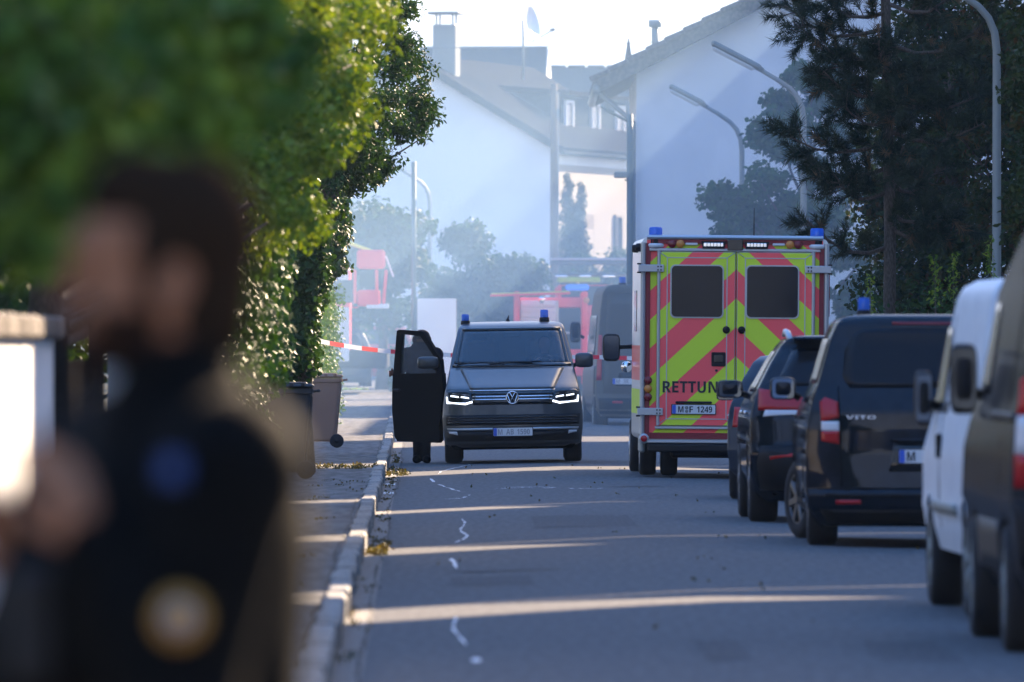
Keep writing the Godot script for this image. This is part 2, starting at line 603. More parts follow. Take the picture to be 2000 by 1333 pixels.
func wheel(parent: Node, c: Vector3, r: float, w: float, alloy: Material, spokes := 5) -> Node3D:
	var o := node("wheel", parent, c)
	var st := new_st(true)
	var turn := Transform3D(Basis(Vector3(0, 0, 1), PI / 2), Vector3.ZERO)
	lathe(st, [Vector2(r * 0.6, -w * 0.42), Vector2(r * 0.66, -w * 0.5), Vector2(r * 0.9, -w * 0.5), Vector2(r * 0.985, -w * 0.4), Vector2(r, -w * 0.2), Vector2(r, w * 0.2), Vector2(r * 0.985, w * 0.4), Vector2(r * 0.9, w * 0.5), Vector2(r * 0.66, w * 0.5), Vector2(r * 0.6, w * 0.42)], turn, 28)
	obj("tyre", st, M.rubber, o)
	st = new_st(true)
	lathe(st, [Vector2(0, -w * 0.25), Vector2(r * 0.5, -w * 0.25), Vector2(r * 0.62, -w * 0.42), Vector2(r * 0.62, w * 0.42), Vector2(r * 0.5, w * 0.25), Vector2(0, w * 0.25)], turn, 24)
	obj("rim_well", st, M.under, o)
	st = new_st()
	for s in [-1.0, 1.0]:
		for k in spokes:
			var b := Basis(Vector3.RIGHT, TAU * k / spokes)
			bx(st, b * Vector3(s * w * 0.42, r * 0.33, 0), Vector3(0.03, r * 0.62, r * 0.19), 0.01, b)
		disc(st, Vector3(s * w * 0.4, 0, 0), r * 0.16, 0.03, Vector3(s, 0, 0), 12)
		tube(st, ring_pts(Vector3(s * w * 0.43, 0, 0), Vector3.UP, Vector3.BACK, r * 0.62, 24), 0.012, 5, false)
	obj("rim", st, alloy, o)
	return o

func ring_pts(c: Vector3, a: Vector3, b: Vector3, r: float, n: int) -> Array:
	var o := []
	for i in n + 1: o.append(c + (a * cos(TAU * i / n) + b * sin(TAU * i / n)) * r)
	return o

func beacon(parent: Node, p: Vector3, r: float, h: float) -> void:
	var o := node("beacon", parent, p)
	var st := new_st(true)
	lathe(st, [Vector2(0, -0.02), Vector2(r * 1.25, -0.02), Vector2(r * 1.2, h * 0.22), Vector2(r * 1.02, h * 0.3), Vector2(0, h * 0.3)], Transform3D(), 18)
	obj("beacon_base", st, M.black_trim, o)
	st = new_st(true)
	lathe(st, [Vector2(r, h * 0.3), Vector2(r, h * 0.9), Vector2(r * 0.86, h), Vector2(0, h * 1.02)], Transform3D(), 18)
	obj("lens", st, M.beacon_blue, o)
	st = new_st(true)
	lathe(st, [Vector2(0, h * 0.3), Vector2(r * 0.3, h * 0.3), Vector2(r * 0.3, h * 0.8), Vector2(0, h * 0.85)], Transform3D(), 10)
	obj("bulb", st, M.chrome, o)

func mirror(parent: Node, c: Vector3, s: Vector3, arm: Vector3, shell: Material, glass_z: float) -> void:
	var o := node("mirror", parent, c)
	var st := new_st(true)
	# a rounded shell: superellipsoid
	var n := 14
	var m := 9
	var g := []
	for j in m + 1:
		var row := []
		var v := -PI / 2 + PI * j / m
		for i in n:
			var u := TAU * i / n
			var cu := cos(u); var su := sin(u); var cv := cos(v); var sv := sin(v)
			row.append(Vector3(signf(cu) * pow(absf(cu), 0.45) * pow(absf(cv), 0.5), signf(su) * pow(absf(su), 0.45) * pow(absf(cv), 0.5), signf(sv) * pow(absf(sv), 0.8)) * s * 0.5)
		g.append(row)
	for j in m:
		for i in n: poly(st, [g[j][i], g[j][(i + 1) % n], g[j + 1][(i + 1) % n], g[j + 1][i]], g[j][i] + g[j + 1][(i + 1) % n])
	obj("housing", st, shell, o)
	st = new_st()
	prism(st, rounded(-s.x * 0.41, -s.y * 0.42, s.x * 0.41, s.y * 0.42, minf(s.x, s.y) * 0.16), 0.006, Transform3D(Basis.IDENTITY, Vector3(0, 0, glass_z * s.z * 0.5)))
	obj("mirror_glass", st, M.mirror_glass, o)
	st = new_st(true)
	tube(st, [Vector3.ZERO, arm * 0.5, arm], [0.03, 0.025, 0.03], 8)
	obj("mirror_arm", st, M.black_trim, o)

func letters(parent: Node, called: String, s: String, h: float, width: float, pos: Vector3, bs: Basis, m: Material, bold := true) -> void:
	var f := SystemFont.new()
	f.font_names = PackedStringArray(["Droid Sans"])
	f.font_weight = 700 if bold else 400
	var t := TextMesh.new()
	t.text = s
	t.font = f
	t.font_size = 96
	t.pixel_size = 0.01
	t.depth = 0.02
	t.curve_step = 3.0
	var ab := t.get_aabb()
	if ab.size.x < 1e-4 or ab.size.y < 1e-4: return
	var sx := width / ab.size.x
	var sy := h / ab.size.y
	var c := ab.get_center()
	var b := bs * Basis.from_scale(Vector3(sx, sy, 0.2))
	put(called, t, m, parent, Transform3D(b, pos - b * c))

func plate(parent: Node, c: Vector3, bs: Basis, parts: Array, ink: Material) -> void:
	var o := node("number_plate", parent)
	o.transform = Transform3D(bs, c)
	var st := new_st()
	prism(st, rounded(-0.27, -0.062, 0.27, 0.062, 0.01), 0.012)
	obj("plate_holder", st, M.black_trim, o)
	st = new_st()
	prism(st, rounded(-0.26, -0.053, 0.26, 0.053, 0.008), 0.004, Transform3D(Basis.IDENTITY, Vector3(0, 0, 0.013)))
	obj("plate", st, M.plate_white, o)
	st = new_st()
	prism(st, rounded(-0.258, -0.051, -0.215, 0.051, 0.006), 0.003, Transform3D(Basis.IDENTITY, Vector3(0, 0, 0.0175)))
	obj("country_band", st, M.plate_blue, o)
	for p in parts: letters(o, "lettering", p[0], 0.074, p[2], Vector3(p[1], 0, 0.018), Basis.IDENTITY, ink)

# ---------------------------------------------------------------- the scene
func _ready() -> void:
	rng.seed = 7
	# camera
	var cam := Camera3D.new()
	cam.name = "camera"
	add_child(cam)
	cam.position = Vector3(0, 1.6, 0)
	cam.rotation.x = atan(3.5 / F)
	var lens := CameraAttributesPhysical.new()
	lens.frustum_focal_length = 400.0
	lens.frustum_focus_distance = 146.0
	lens.frustum_near = 0.5
	lens.frustum_far = 3000.0
	lens.exposure_aperture = 5.8
	cam.attributes = lens
	cam.current = true
	# sky, air and exposure
	var env := Environment.new()
	env.background_mode = Environment.BG_SKY
	var sm := ProceduralSkyMaterial.new()
	sm.sky_top_color = lin(0.055, 0.145, 0.37)
	sm.sky_horizon_color = lin(0.40, 0.405, 0.43)
	sm.sky_curve = 0.21
	sm.ground_bottom_color = lin(0.1, 0.1, 0.1)
	sm.ground_horizon_color = lin(0.3, 0.32, 0.36)
	sm.sun_angle_max = 26.0
	sm.sun_curve = 1.0
	env.sky = Sky.new()
	env.sky.sky_material = sm
	env.tonemap_mode = Environment.TONE_MAPPER_LINEAR
	env.tonemap_exposure = 4.9
	env.fog_enabled = true
	env.fog_density = 0.0001
	env.fog_light_color = Color(0.8, 0.9, 1.0)
	env.volumetric_fog_enabled = true
	env.volumetric_fog_density = 0.0
	env.sdfgi_enabled = true
	env.ssao_enabled = true
	env.ssil_enabled = true
	var we := WorldEnvironment.new()
	we.name = "world_environment"
	we.environment = env
	add_child(we)
	# the sun, low, ahead and to the right
	var az := deg_to_rad(28.0)
	var el := deg_to_rad(24.0)
	var sun := DirectionalLight3D.new()
	sun.name = "sun"
	add_child(sun)
	sun.basis = Basis.looking_at(-Vector3(sin(az) * cos(el), sin(el), -cos(az) * cos(el)))
	sun.light_color = Color(1.0, 0.885, 0.75)
	sun.light_energy = 1.6
	sun.light_angular_distance = 0.5
	sun.shadow_enabled = true
	materials()
	ground()
	for h in [[Vector3(1.0, 2.8, -245), Vector3(44, 11, 170), 0.0015], [Vector3(0, 1.6, -238), Vector3(26, 7, 60), 0.0017], [Vector3(-1.5, 3.0, -285), Vector3(30, 9, 60), 0.0009], [Vector3(5.0, 4.0, -188), Vector3(24, 14, 90), 0.0026], [Vector3(-2.6, 2.4, -226), Vector3(4.5, 3.6, 16), 0.007], [Vector3(1.2, 3.4, -243), Vector3(6, 3.0, 22), 0.005]]:
		var fv := FogVolume.new()
		fv.name = numbered("smoke", self)
		fv.shape = RenderingServer.FOG_VOLUME_SHAPE_ELLIPSOID
		fv.size = h[1]
		fv.position = h[0]
		var fm := FogMaterial.new()
		fm.albedo = Color(0.7, 0.86, 1.0)
		fm.density = h[2]
		fv.material = fm
		tag(fv, "thin blue smoke drifting across the far end of the street", "smoke", "", "stuff")
		add_child(fv, true)
	shade_houses()
	left_wall()
	houses()
	lamps()
	trees()
	surroundings()
	minivan()
	ambulance()
	black_van()
	suv()
	hatchback_ahead()
	white_van()
	grey_van()
	beige_van()
	fire_engines()
	street_things()
	people()

# a ribbon along the street between two offsets
func ribbon(fx0: Callable, fx1: Callable, fy: Callable, d0: float, d1: float, step: float, cols := 1) -> SurfaceTool:
	var st := new_st(true)
	var d := d0
	while d < d1 - 1e-3:
		var e := minf(d + step, d1)
		for i in cols:
			var q := []
			for v in [[d, i], [d, i + 1], [e, i + 1], [e, i]]:
				var x: float = lerpf(fx0.call(v[0]), fx1.call(v[0]), float(v[1]) / cols)
				q.append(Vector3(x, fy.call(x, v[0]), -v[0]))
			poly(st, q, Vector3.UP)
		d = e
	return st

func ground() -> void:
	var st := new_st(true)
	for q in [[-1500.0, -200.0, 165.0], [-1500.0, 165.0, 340.0], [-1500.0, 340.0, 2500.0]]:
		poly(st, [Vector3(-1500, rise(q[1]) - 0.16, -q[1]), Vector3(1500, rise(q[1]) - 0.16, -q[1]), Vector3(1500, rise(q[2]) - 0.16, -q[2]), Vector3(-1500, rise(q[2]) - 0.16, -q[2])], Vector3.UP)
	tag(obj("ground", st, M.soil, self), "flat brown earth under the whole street", "ground", "", "structure")
	st = ribbon(func(d): return kerb_x(d) + 0.14, func(d): return kerb_x(d) + 8.6, func(x, d): return gy(x, d), -20, 460, 8.0, 8)
	tag(obj("road", st, M.asphalt, self), "grey asphalt road in shade crossed by thin bars of sunlight", "road", "", "structure")
	st = ribbon(func(d): return kerb_x(d) - 0.01, func(d): return kerb_x(d) + 0.14, func(x, d): return gy(x, d) + 0.002, -20, 400, 8.0)
	tag(obj("gutter", st, M.gutter, self), "narrow paved gutter between the left kerb and the road", "gutter", "", "structure")
	st = ribbon(func(d): return kerb_x(d) - 2.4, func(d): return kerb_x(d) - 0.15, func(_x, d): return walk_y(d) - 0.004, -20, 400, 8.0)
	tag(obj("sidewalk", st, M.walk, self), "asphalt pavement on the left beside the wall and hedge", "pavement", "", "structure")
	st = ribbon(func(d): return kerb_x(d) + 8.6, func(d): return kerb_x(d) + 10.2, func(_x, d): return rise(d) + 0.06, -20, 460, 8.0)
	tag(obj("sidewalk", st, M.walk, self), "pavement on the right behind the parked vans", "pavement", "", "structure")
	st = ribbon(func(_d): return -60.0, func(d): return kerb_x(d) - 2.4, func(_x, d): return rise(d) + 0.04, -60, 460, 20.0)
	tag(obj("lawn", st, M.soil, self), "garden ground behind the left hedge", "garden", "", "structure")
	# kerb of single stones
	var kerb := node("kerb", self)
	tag(kerb, "row of worn pale kerb stones along the left pavement", "kerb", "", "structure")
	var vars := []
	for i in 4:
		st = new_st()
		bx(st, Vector3(0, -0.1, 0), Vector3(0.14 - 0.006 * i, 0.26, 0.985 - 0.012 * i), 0.016)
		st.generate_normals()
		vars.append(st.commit())
	for i in 172:
		var d := 40.5 + i
		var b := Basis.from_euler(Vector3(rng.randf_range(-0.004, 0.004), 0.008 + rng.randf_range(-0.012, 0.012), rng.randf_range(-0.05, 0.05)))
		put("kerb_stone", vars[rng.randi() % 4], M.kerb if rng.randf() < 0.6 else M.kerb_b, kerb, Transform3D(b, Vector3(kerb_x(d) - 0.075 + rng.randf_range(-0.012, 0.012), walk_y(d) - 0.03 + 0.03 + rng.randf_range(-0.004, 0.004), -d)))
	st = new_st()
	for i in 40:
		bx(st, Vector3(kerb_x(214.0 + i * 5) - 0.075, walk_y(214.0 + i * 5) - 0.1, -(214.0 + i * 5)), Vector3(0.13, 0.24, 4.97), 0.015, Basis(Vector3.UP, 0.008))
	tag(obj("far_kerb_stones", st, M.kerb, kerb), "", "", "", "stuff")
	st = new_st()
	for i in 90:
		bx(st, Vector3(kerb_x(i * 5.0) + 8.53, gy(kerb_x(i * 5.0) + 8.5, i * 5.0) + 0.02, -i * 5.0), Vector3(0.13, 0.24, 4.97), 0.015, Basis(Vector3.UP, 0.008))
	tag(obj("kerb", st, M.kerb, self), "far kerb under the parked vehicles on the right", "kerb", "", "structure")
	# open joints: between pavement and kerb, and between gutter and asphalt
	for q in [[-0.155, 0.020, 0.0, "joint between pavement and kerb stones"], [0.142, 0.022, 1.0, "cracked seam between gutter and asphalt"]]:
		st = new_st()
		var d := 42.0
		var px := 0.0
		var pw: float = q[1]
		while d < 230.0:
			var e := d + rng.randf_range(0.4, 1.6)
			var nx := clampf(px + rng.randf_range(-0.02, 0.02), -0.035, 0.035)
			var nw: float = q[1] * rng.randf_range(0.25, 1.35)
			var y0: float = gy(kerb_x(d), d) + 0.008 if q[2] > 0 else walk_y(d) + 0.001
			var y1: float = gy(kerb_x(e), e) + 0.008 if q[2] > 0 else walk_y(e) + 0.001
			var x0: float = kerb_x(d) + q[0] + px
			var x1: float = kerb_x(e) + q[0] + nx
			poly(st, [Vector3(x0 - pw / 2, y0, -d), Vector3(x0 + pw / 2, y0, -d), Vector3(x1 + nw / 2, y1, -e), Vector3(x1 - nw / 2, y1, -e)], Vector3.UP)
			px = nx; pw = nw; d = e
		tag(obj("joint_crack", st, M.crack, self), "dark irregular " + q[3], "crack", "", "structure")
	# white marks across the gutter
	for py in [918.0, 925.0, 945.0, 962.0, 868.0, 858.0]:
		var d = 1.62 * F / (py - 670.0)
		st = new_st()
		var w := 1.3 if py > 900 else 2.2
		poly(st, [Vector3(kerb_x(d) + 0.02, gy(kerb_x(d), d) + 0.006, -d), Vector3(kerb_x(d) + 0.13, gy(kerb_x(d), d) + 0.006, -d), Vector3(kerb_x(d + w) + 0.13, gy(kerb_x(d), d + w) + 0.006, -d - w), Vector3(kerb_x(d + w) + 0.02, gy(kerb_x(d), d + w) + 0.006, -d - w)], Vector3.UP)
		tag(obj("gutter_mark", st, M.white_line, self), "short white mark in the left gutter", "road marking", "white marks in the gutter", "structure")
	# seal lines on the asphalt, their sky sheen painted pale: traced on the road as (x, y) sight lines
	var lines := [
		["pale zigzag seal line ahead of the minivan's open door", [[840, 936], [850, 944], [868, 952], [884, 957], [900, 961]], 0.014],
		["thin pale seal line leading up to the minivan's wheel", [[918, 908], [895, 914], [862, 922], [856, 927]], 0.008],
		["short pale forked seal line right of the gutter", [[868, 976], [890, 975], [905, 974], [918, 968]], 0.014],
		["long pale seal line across the middle of the road", [[965, 956], [1000, 954], [1040, 953], [1090, 955], [1140, 956], [1185, 955]], 0.014],
		["pale hairline continuing towards the ambulance", [[985, 951], [1050, 952], [1095, 954]], 0.009],
		["pale crooked seal line in the middle of the lane", [[902, 1015], [908, 1022], [904, 1030], [898, 1036], [903, 1041], [914, 1048], [905, 1054], [888, 1062]], 0.008],
		["faint pale seal line above the dark tar line", [[881, 1093], [887, 1100], [892, 1112]], 0.014],
		["faint pale wriggling mark low in the lane", [[892, 1208], [885, 1222], [888, 1235], [910, 1262]], 0.008],
	]
	for l in lines: road_line("seal_line", l[1], l[2], M.sheen_sealer, l[0])
	for q in [[1.0, 2.3, 57.5, 61.5, "slightly darker repair patch low in the lane"], [0.2, 1.1, 99.0, 106.0, "dull repair patch in the middle of the lane"], [-0.4, 0.15, 76.0, 79.0, "small repair patch left of the lane's middle"]]:
		st = new_st()
		poly(st, [Vector3(q[0], gy(q[0], q[2]) + 0.003, -q[2]), Vector3(q[1], gy(q[1], q[2]) + 0.003, -q[2] - 0.2), Vector3(q[1] - 0.03, gy(q[1], q[3]) + 0.003, -q[3]), Vector3(q[0] - 0.03, gy(q[0], q[3]) + 0.003, -q[3] + 0.3)], Vector3.UP)
		tag(obj("road_patch", st, M.patch, self), q[4], "road patch", "", "structure")
	road_line("tar_line", [[880, 1119], [950, 1118], [1030, 1115], [1095, 1113]], 0.05, M.crack, "dark tar line across the lane")
	road_line("tar_line", [[1190, 952], [1260, 951], [1325, 952]], 0.03, M.crack, "dark tar line left of the ambulance wheels")
	st = new_st()
	var pd := 1.6 * F / (1281.0 - 670.0)
	lathe(st, [Vector2(0, 0.0), Vector2(0.028, 0.0), Vector2(0.024, 0.004), Vector2(0, 0.005)], Transform3D(Basis.from_scale(Vector3(1, 1, 12)), Vector3(-70.0 / F * pd, gy(-0.2, pd) + 0.004, -pd)), 12)
	tag(obj("paint_spot", st, M.white_line, self), "round white paint spot low in the lane", "road marking", "", "structure")

func road_line(called: String, pts: Array, w: float, m: Material, label: String) -> void:
	var st := new_st()
	var last := []
	var fine := []
	for i in pts.size() - 1:
		for k in 5:
			fine.append([lerpf(pts[i][0], pts[i + 1][0], k / 5.0) + rng.randf_range(-1.2, 1.2), lerpf(pts[i][1], pts[i + 1][1], k / 5.0) + rng.randf_range(-0.5, 0.5)])
	fine.append(pts[-1])
	pts = fine
	for i in pts.size():
		var d: float = 1.6 * F / (pts[i][1] - 670.0)
		var x: float = (pts[i][0] - 1000.0) / F * d
		d = (1.6 - gy(x, d)) * F / (pts[i][1] - 670.0)
		x = (pts[i][0] - 1000.0) / F * d
		var a: Array = pts[maxi(i - 1, 0)]
		var b: Array = pts[mini(i + 1, pts.size() - 1)]
		# width in metres across the run of the line on the ground
		var da: float = 1.6 * F / (a[1] - 670.0)
		var db: float = 1.6 * F / (b[1] - 670.0)
		var t := Vector2((b[0] - 1000.0) / F * db - (a[0] - 1000.0) / F * da, -(db - da)).normalized()
		var n := Vector2(-t.y, t.x) * w * (0.35 if i == 0 or i == pts.size() - 1 else rng.randf_range(0.35, 1.6))
		n.y *= 4.0
		var cur := [Vector3(x + n.x, gy(x, d) + 0.004, -d + n.y), Vector3(x - n.x, gy(x, d) + 0.004, -d - n.y)]
		if i > 0 and (m != M.sheen_sealer or rng.randf() > 0.16): poly(st, [last[0], last[1], cur[1], cur[0]], Vector3.UP)
		last = cur
	tag(obj(called, st, m, self), label, "road mark", "", "structure")

# unseen blocks at right shade the street; oblique ends and sheds cut sunlit bars
func shade_houses() -> void:
	var run := 1.883
	# along the street at the facade: from, to, height
	var blocks := [[35.5, 57.0, 13.3, "nearest"], [57.05, 79.7, 11.6, "lower neighbour of the nearest"], [79.75, 84.9, 13.6, "narrow one beside the low"], [88.3, 106.3, 13.4, "second"], [109.2, 127.8, 11.8, "third"], [129.9, 158.2, 11.8, "fourth"], [163.4, 193.4, 11.8, "fifth"], [200.0, 222.0, 11.0, "farthest"]]
	for q in blocks:
		var o := thing("unseen_block", "unseen block at right shading the street, %s in its row" % q[3], "building", Vector3.ZERO, 0, "unseen blocks shading the street")
		slanted(o, "wall", 9.0, 15.0, q[0], q[1], run, -0.3, q[2] - 0.25, q[2] - 0.25, M.plaster_b)
		slanted(o, "roof", 8.92, 15.08, q[0] - 0.08, q[1] + 0.08, run, q[2] - 0.25, q[2], q[2], M.slate)
		for k in int((q[1] - q[0]) / 4.0):
			for lv in 3:
				var w := node("window", o, Vector3(8.98, 2.2 + lv * 3.2, -(q[0] + 2.0 + k * 4.0)))
				var st := new_st()
				bx(st, Vector3.ZERO, Vector3(0.08, 1.5, 1.3), 0.01)
				obj("frame", st, M.white_sheet, w)
				st = new_st()
				bx(st, Vector3(-0.045, 0, 0), Vector3(0.02, 1.3, 1.1), 0.005)
				obj("pane", st, M.glass_dark, w)
	# unseen sheds in the gaps: from, to, height at each end
	for q in [[84.95, 88.25, 6.0, 8.8, "first"], [106.35, 109.15, 7.6, 9.2, "second"], [127.85, 129.85, 7.9, 8.7, "third"], [158.25, 163.35, 5.4, 6.8, "fourth"], [193.45, 199.95, 4.5, 5.5, "last"]]:
		var o := thing("unseen_shed", "unseen slant-roofed shed tapering the sun bars, %s of those between the blocks" % q[4], "shed", Vector3.ZERO, 0, "unseen sheds between the blocks")
		slanted(o, "wall", 9.1, 14.0, q[0], q[1], run, -0.3, q[2], q[3], M.plaster_b)
		slanted(o, "roof", 9.05, 14.05, q[0], q[1], run, q[2] + 0.002, q[2] + 0.1, q[3] + 0.1, M.slate, q[3] - q[2])

# a body between two slanted ends; the top runs from height ya at the near end to yb at the far end
func slanted(o: Node3D, called: String, x0: float, x1: float, a: float, b: float, run: float, y0: float, ya: float, yb: float, m: Material, lift := 0.0) -> void:
	var st := new_st()
	var s := (x1 - x0) * run
	var p := [Vector3(x0, y0, -a), Vector3(x1, y0, -a - s), Vector3(x1, y0 + lift, -b - s), Vector3(x0, y0 + lift, -b)]
	var t := [Vector3(x0, ya, -a), Vector3(x1, ya, -a - s), Vector3(x1, yb, -b - s), Vector3(x0, yb, -b)]
	var c: Vector3 = (p[0] + t[2]) * 0.5
	poly(st, p, Vector3.DOWN)
	poly(st, t, Vector3.UP)
	for i in 4:
		var j := (i + 1) % 4
		var n: Vector3 = (p[j] - p[i]).cross(Vector3.UP)
		if n.dot(p[i] - c) < 0: n = -n
		poly(st, [p[i], p[j], t[j], t[i]], n)
	obj(called, st, m, o)

func left_wall() -> void:
	var wx := func(d: float) -> float: return kerb_x(d) - 1.56
	var o := thing("garden_wall", "white rendered garden wall with a brown coping, lit by the sun", "wall")
	var st := new_st()
	for i in 8:
		var d := 31.5 + i * 4.0
		bx(st, Vector3(wx.call(d) - 0.1, 0.8, -d), Vector3(0.2, 1.64, 4.0), 0.0, Basis(Vector3.UP, 0.008))
	obj("wall", st, M.plaster, o)
	st = new_st()
	for i in 120:
		var d := 29.4 + i * 0.27
		bx(st, Vector3(wx.call(d) - 0.1, 1.68 + rng.randf_range(-0.006, 0.006), -d), Vector3(0.32, 0.12, 0.25), 0.02, Basis(Vector3.UP, 0.008 + rng.randf_range(-0.02, 0.02)))
	tag(obj("coping_tiles", st, M.thatch, o), "", "", "", "stuff")
	# gate and posts
	var g := thing("garden_gate", "dark steel gate between posts beyond the white wall", "gate")
	for d in [62.4, 69.4]:
		st = new_st()
		bx(st, Vector3(wx.call(d), 0.85, -d), Vector3(0.1, 1.75, 0.12), 0.008)
		obj("post", st, M.gate_dark, g)
	for i in 32:
		var d := 62.6 + i * 0.21
		st = new_st()
		bx(st, Vector3(wx.call(d), 0.8, -d), Vector3(0.02, 1.4, 0.16), 0.004)
		obj("slat", st, M.gate_dark, g)
	st = new_st()
	for y in [0.3, 1.4]: bx(st, Vector3(wx.call(66.0) - 0.03, y, -66.0), Vector3(0.03, 0.06, 6.6), 0.004, Basis(Vector3.UP, 0.008))
	obj("rail", st, M.gate_dark, g)
	var p := thing("garden_wall", "white plastered wall beyond the dark gate, in shade", "wall")
	st = new_st()
	for i in 6:
		var d := 82.0 + i * 4.2
		bx(st, Vector3(wx.call(d) - 0.12, 0.78, -d), Vector3(0.2, 1.6, 4.2), 0.0, Basis(Vector3.UP, 0.008))
	obj("wall", st, M.plaster, p)
	st = new_st()
	for i in 6:
		var d := 82.0 + i * 4.2
		bx(st, Vector3(wx.call(d) - 0.12, 1.62, -d), Vector3(0.3, 0.07, 4.18), 0.01, Basis(Vector3.UP, 0.008))
	obj("coping", st, M.thatch, p)

# ---------------------------------------------------------------- houses at the far end
func window_on(o: Node3D, c: Vector3, w: float, h: float, bs: Basis, fm: Material) -> void:
	var n := node("window", o)
	n.transform = Transform3D(bs, c)
	var st := new_st()
	for s in [-1.0, 1.0]:
		bx(st, Vector3(s * (w / 2 - 0.04), 0, 0.02), Vector3(0.08, h, 0.1), 0.01)
		bx(st, Vector3(0, s * (h / 2 - 0.04), 0.02), Vector3(w - 0.16, 0.08, 0.1), 0.01)
	bx(st, Vector3(0, 0, 0.01), Vector3(0.05, h - 0.16, 0.06), 0.01)
	obj("frame", st, fm, n)
	st = new_st()
	bx(st, Vector3(0, 0, -0.01), Vector3(w - 0.1, h - 0.1, 0.02), 0.0)
	obj("pane", st, M.glass_dark, n)
	st = new_st()
	bx(st, Vector3(0, -h / 2 - 0.03, 0.08), Vector3(w + 0.16, 0.05, 0.22), 0.01)
	obj("sill", st, M.white_sheet, n)

func roof_slab(o: Node3D, a: Vector2, b: Vector2, z0: float, z1: float, t: float, m: Material, called := "roof") -> void:
	var st := new_st()
	var n := (b - a).normalized()
	n = Vector2(-n.y, n.x)
	if n.y < 0: n = -n
	prism(st, [a, b, b + n * t, a + n * t], z1 - z0, Transform3D(Basis.IDENTITY, Vector3(0, 0, z0)))
	obj(called, st, m, o)

func houses() -> void:
	# the white house whose gable closes the street; local x across the gable, -z along the ridge
	var g := rise(300)
	var o := thing("gabled_house", "white house with blank gable, pinkish tiled roof and dark dormer", "house", Vector3(-2.72, g, -300), deg_to_rad(-12))
	var ev := 6.05
	var W := 3.95
	var ap := ev + W * 0.6
	var st := new_st()
	prism(st, V([-W, -0.3, W, -0.3, W, ev, 0, ap, -W, ev]), -15.0)
	obj("wall", st, M.plaster, o)
	roof_slab(o, Vector2(0.0, ap + 0.03), Vector2(W + 0.2, ev - 0.09), -15.4, 0.35, 0.2, M.tile)
	roof_slab(o, Vector2(-W - 0.5, ev - 0.27), Vector2(-0.002, ap + 0.03), -15.4, 0.35, 0.2, M.tile)
	st = new_st()
	tube(st, [Vector3(W + 0.26, ev - 0.06, 0.3), Vector3(W + 0.26, ev - 0.06, -15.3)], 0.06, 8)
	obj("gutter_pipe", st, M.slate, o)
	# dormer
	st = new_st()
	prism(st, V([1.05, 7.75, 3.05, 7.6, 3.05, 6.4]), -8.6, Transform3D(Basis.IDENTITY, Vector3(0, 0, -5.2)))
	obj("dormer", st, M.slate, o)
	roof_slab(o, Vector2(0.8, 7.82), Vector2(3.3, 7.63), -14.2, -5.0, 0.12, M.tile, "dormer_roof")
	for z in [-5.9, -9.4, -12.8]: window_on(o, Vector3(3.07, 7.0, z), 1.0, 1.0, Basis(Vector3.UP, PI / 2), M.white_sheet)
	# sunny side of the white wall: slab with the sunlit tone in its colour
	st = new_st()
	bx(st, Vector3(W + 0.012, 2.7, -7.6), Vector3(0.024, 6.0, 14.7), 0.0)
	obj("sunlit_tint_wall", st, M.sunlit_cream, o)
	for q in [[-11.6, 3.75]]: window_on(o, Vector3(W + 0.03, q[1], q[0]), 0.9, 1.3, Basis(Vector3.UP, PI / 2), M.sunlit_cream)
	window_on(o, Vector3(W + 0.03, 3.75, -8.0), 0.9, 1.4, Basis(Vector3.UP, PI / 2), M.wood_pole)
	st = new_st()
	bx(st, Vector3(W + 0.06, 3.0, -3.0), Vector3(0.08, 2.9, 3.2), 0.02)
	obj("garage_frame", st, M.wood_pole, o)
	st = new_st()
	bx(st, Vector3(W + 0.11, 2.8, -3.0), Vector3(0.05, 2.4, 2.7), 0.01)
	obj("garage_door", st, M.sunlit_cream, o)
	# chimney
	var ch := node("chimney", o, Vector3(0.75, ap - 0.6, 0.0 - 1.2))
	st = new_st()
	bx(st, Vector3(0, 0.75, 0), Vector3(0.62, 1.7, 0.62), 0.02)
	obj("stack", st, M.galv, ch)
	st = new_st()
	for sx in [-0.22, 0.22]:
		for sz in [-0.22, 0.22]: bx(st, Vector3(sx, 1.72, sz), Vector3(0.05, 0.3, 0.05), 0.0)
	bx(st, Vector3(0, 1.9, 0), Vector3(0.85, 0.08, 0.85), 0.02)
	obj("cap", st, M.galv, ch)
	# satellite dish
	var sd := thing("satellite_dish", "pale satellite dish on a mast on the tiled roof", "dish", at(1022, 134, 305))
	st = new_st(true)
	tube(st, [Vector3(0, -0.3, 0), Vector3(0, 1.3, 0)], 0.035, 8)
	tube(st, [Vector3(0, 0.62, 0), Vector3(-0.02, 0.12, -0.6)], 0.02, 6)
	obj("mast", st, M.galv, sd)
	st = new_st(true)
	var prof := []
	for i in 8: prof.append(Vector2(0.47 * i / 7.0, 0.14 * pow(i / 7.0, 2.0)))
	var dn := Vector3(0.9, 0.22, 0.32).normalized()
	lathe(st, prof, Transform3D(Basis(Quaternion(Vector3.UP, dn)), Vector3(0.14, 1.2, 0.03)), 24)
	obj("dish", st, M.plate_white, sd)
	st = new_st(true)
	tube(st, [Vector3(0.1, 0.78, 0.05), Vector3(0.25, 0.72, 0.1), Vector3(0.78, 1.02, 0.3)], 0.022, 6)
	disc(st, Vector3(0.72, 1.02, 0.28), 0.05, 0.14, Vector3(1, 0.2, 0.2), 10)
	obj("receiver_arm", st, M.galv, sd)
	# the house behind it: ridge across the view, lit gable end at right
	o = thing("gabled_house", "house behind the white gable with a bluish ridge and lit gable end", "house", Vector3(-2.9, rise(336), -336), deg_to_rad(-4))
	st = new_st()
	prism(st, V([-4.5, -0.3, 4.5, -0.3, 4.5, 6.2, 0, 9.5, -4.5, 6.2]), -8.0, Transform3D(Basis(Vector3.UP, -PI / 2), Vector3(-4.0, 0, 0)))
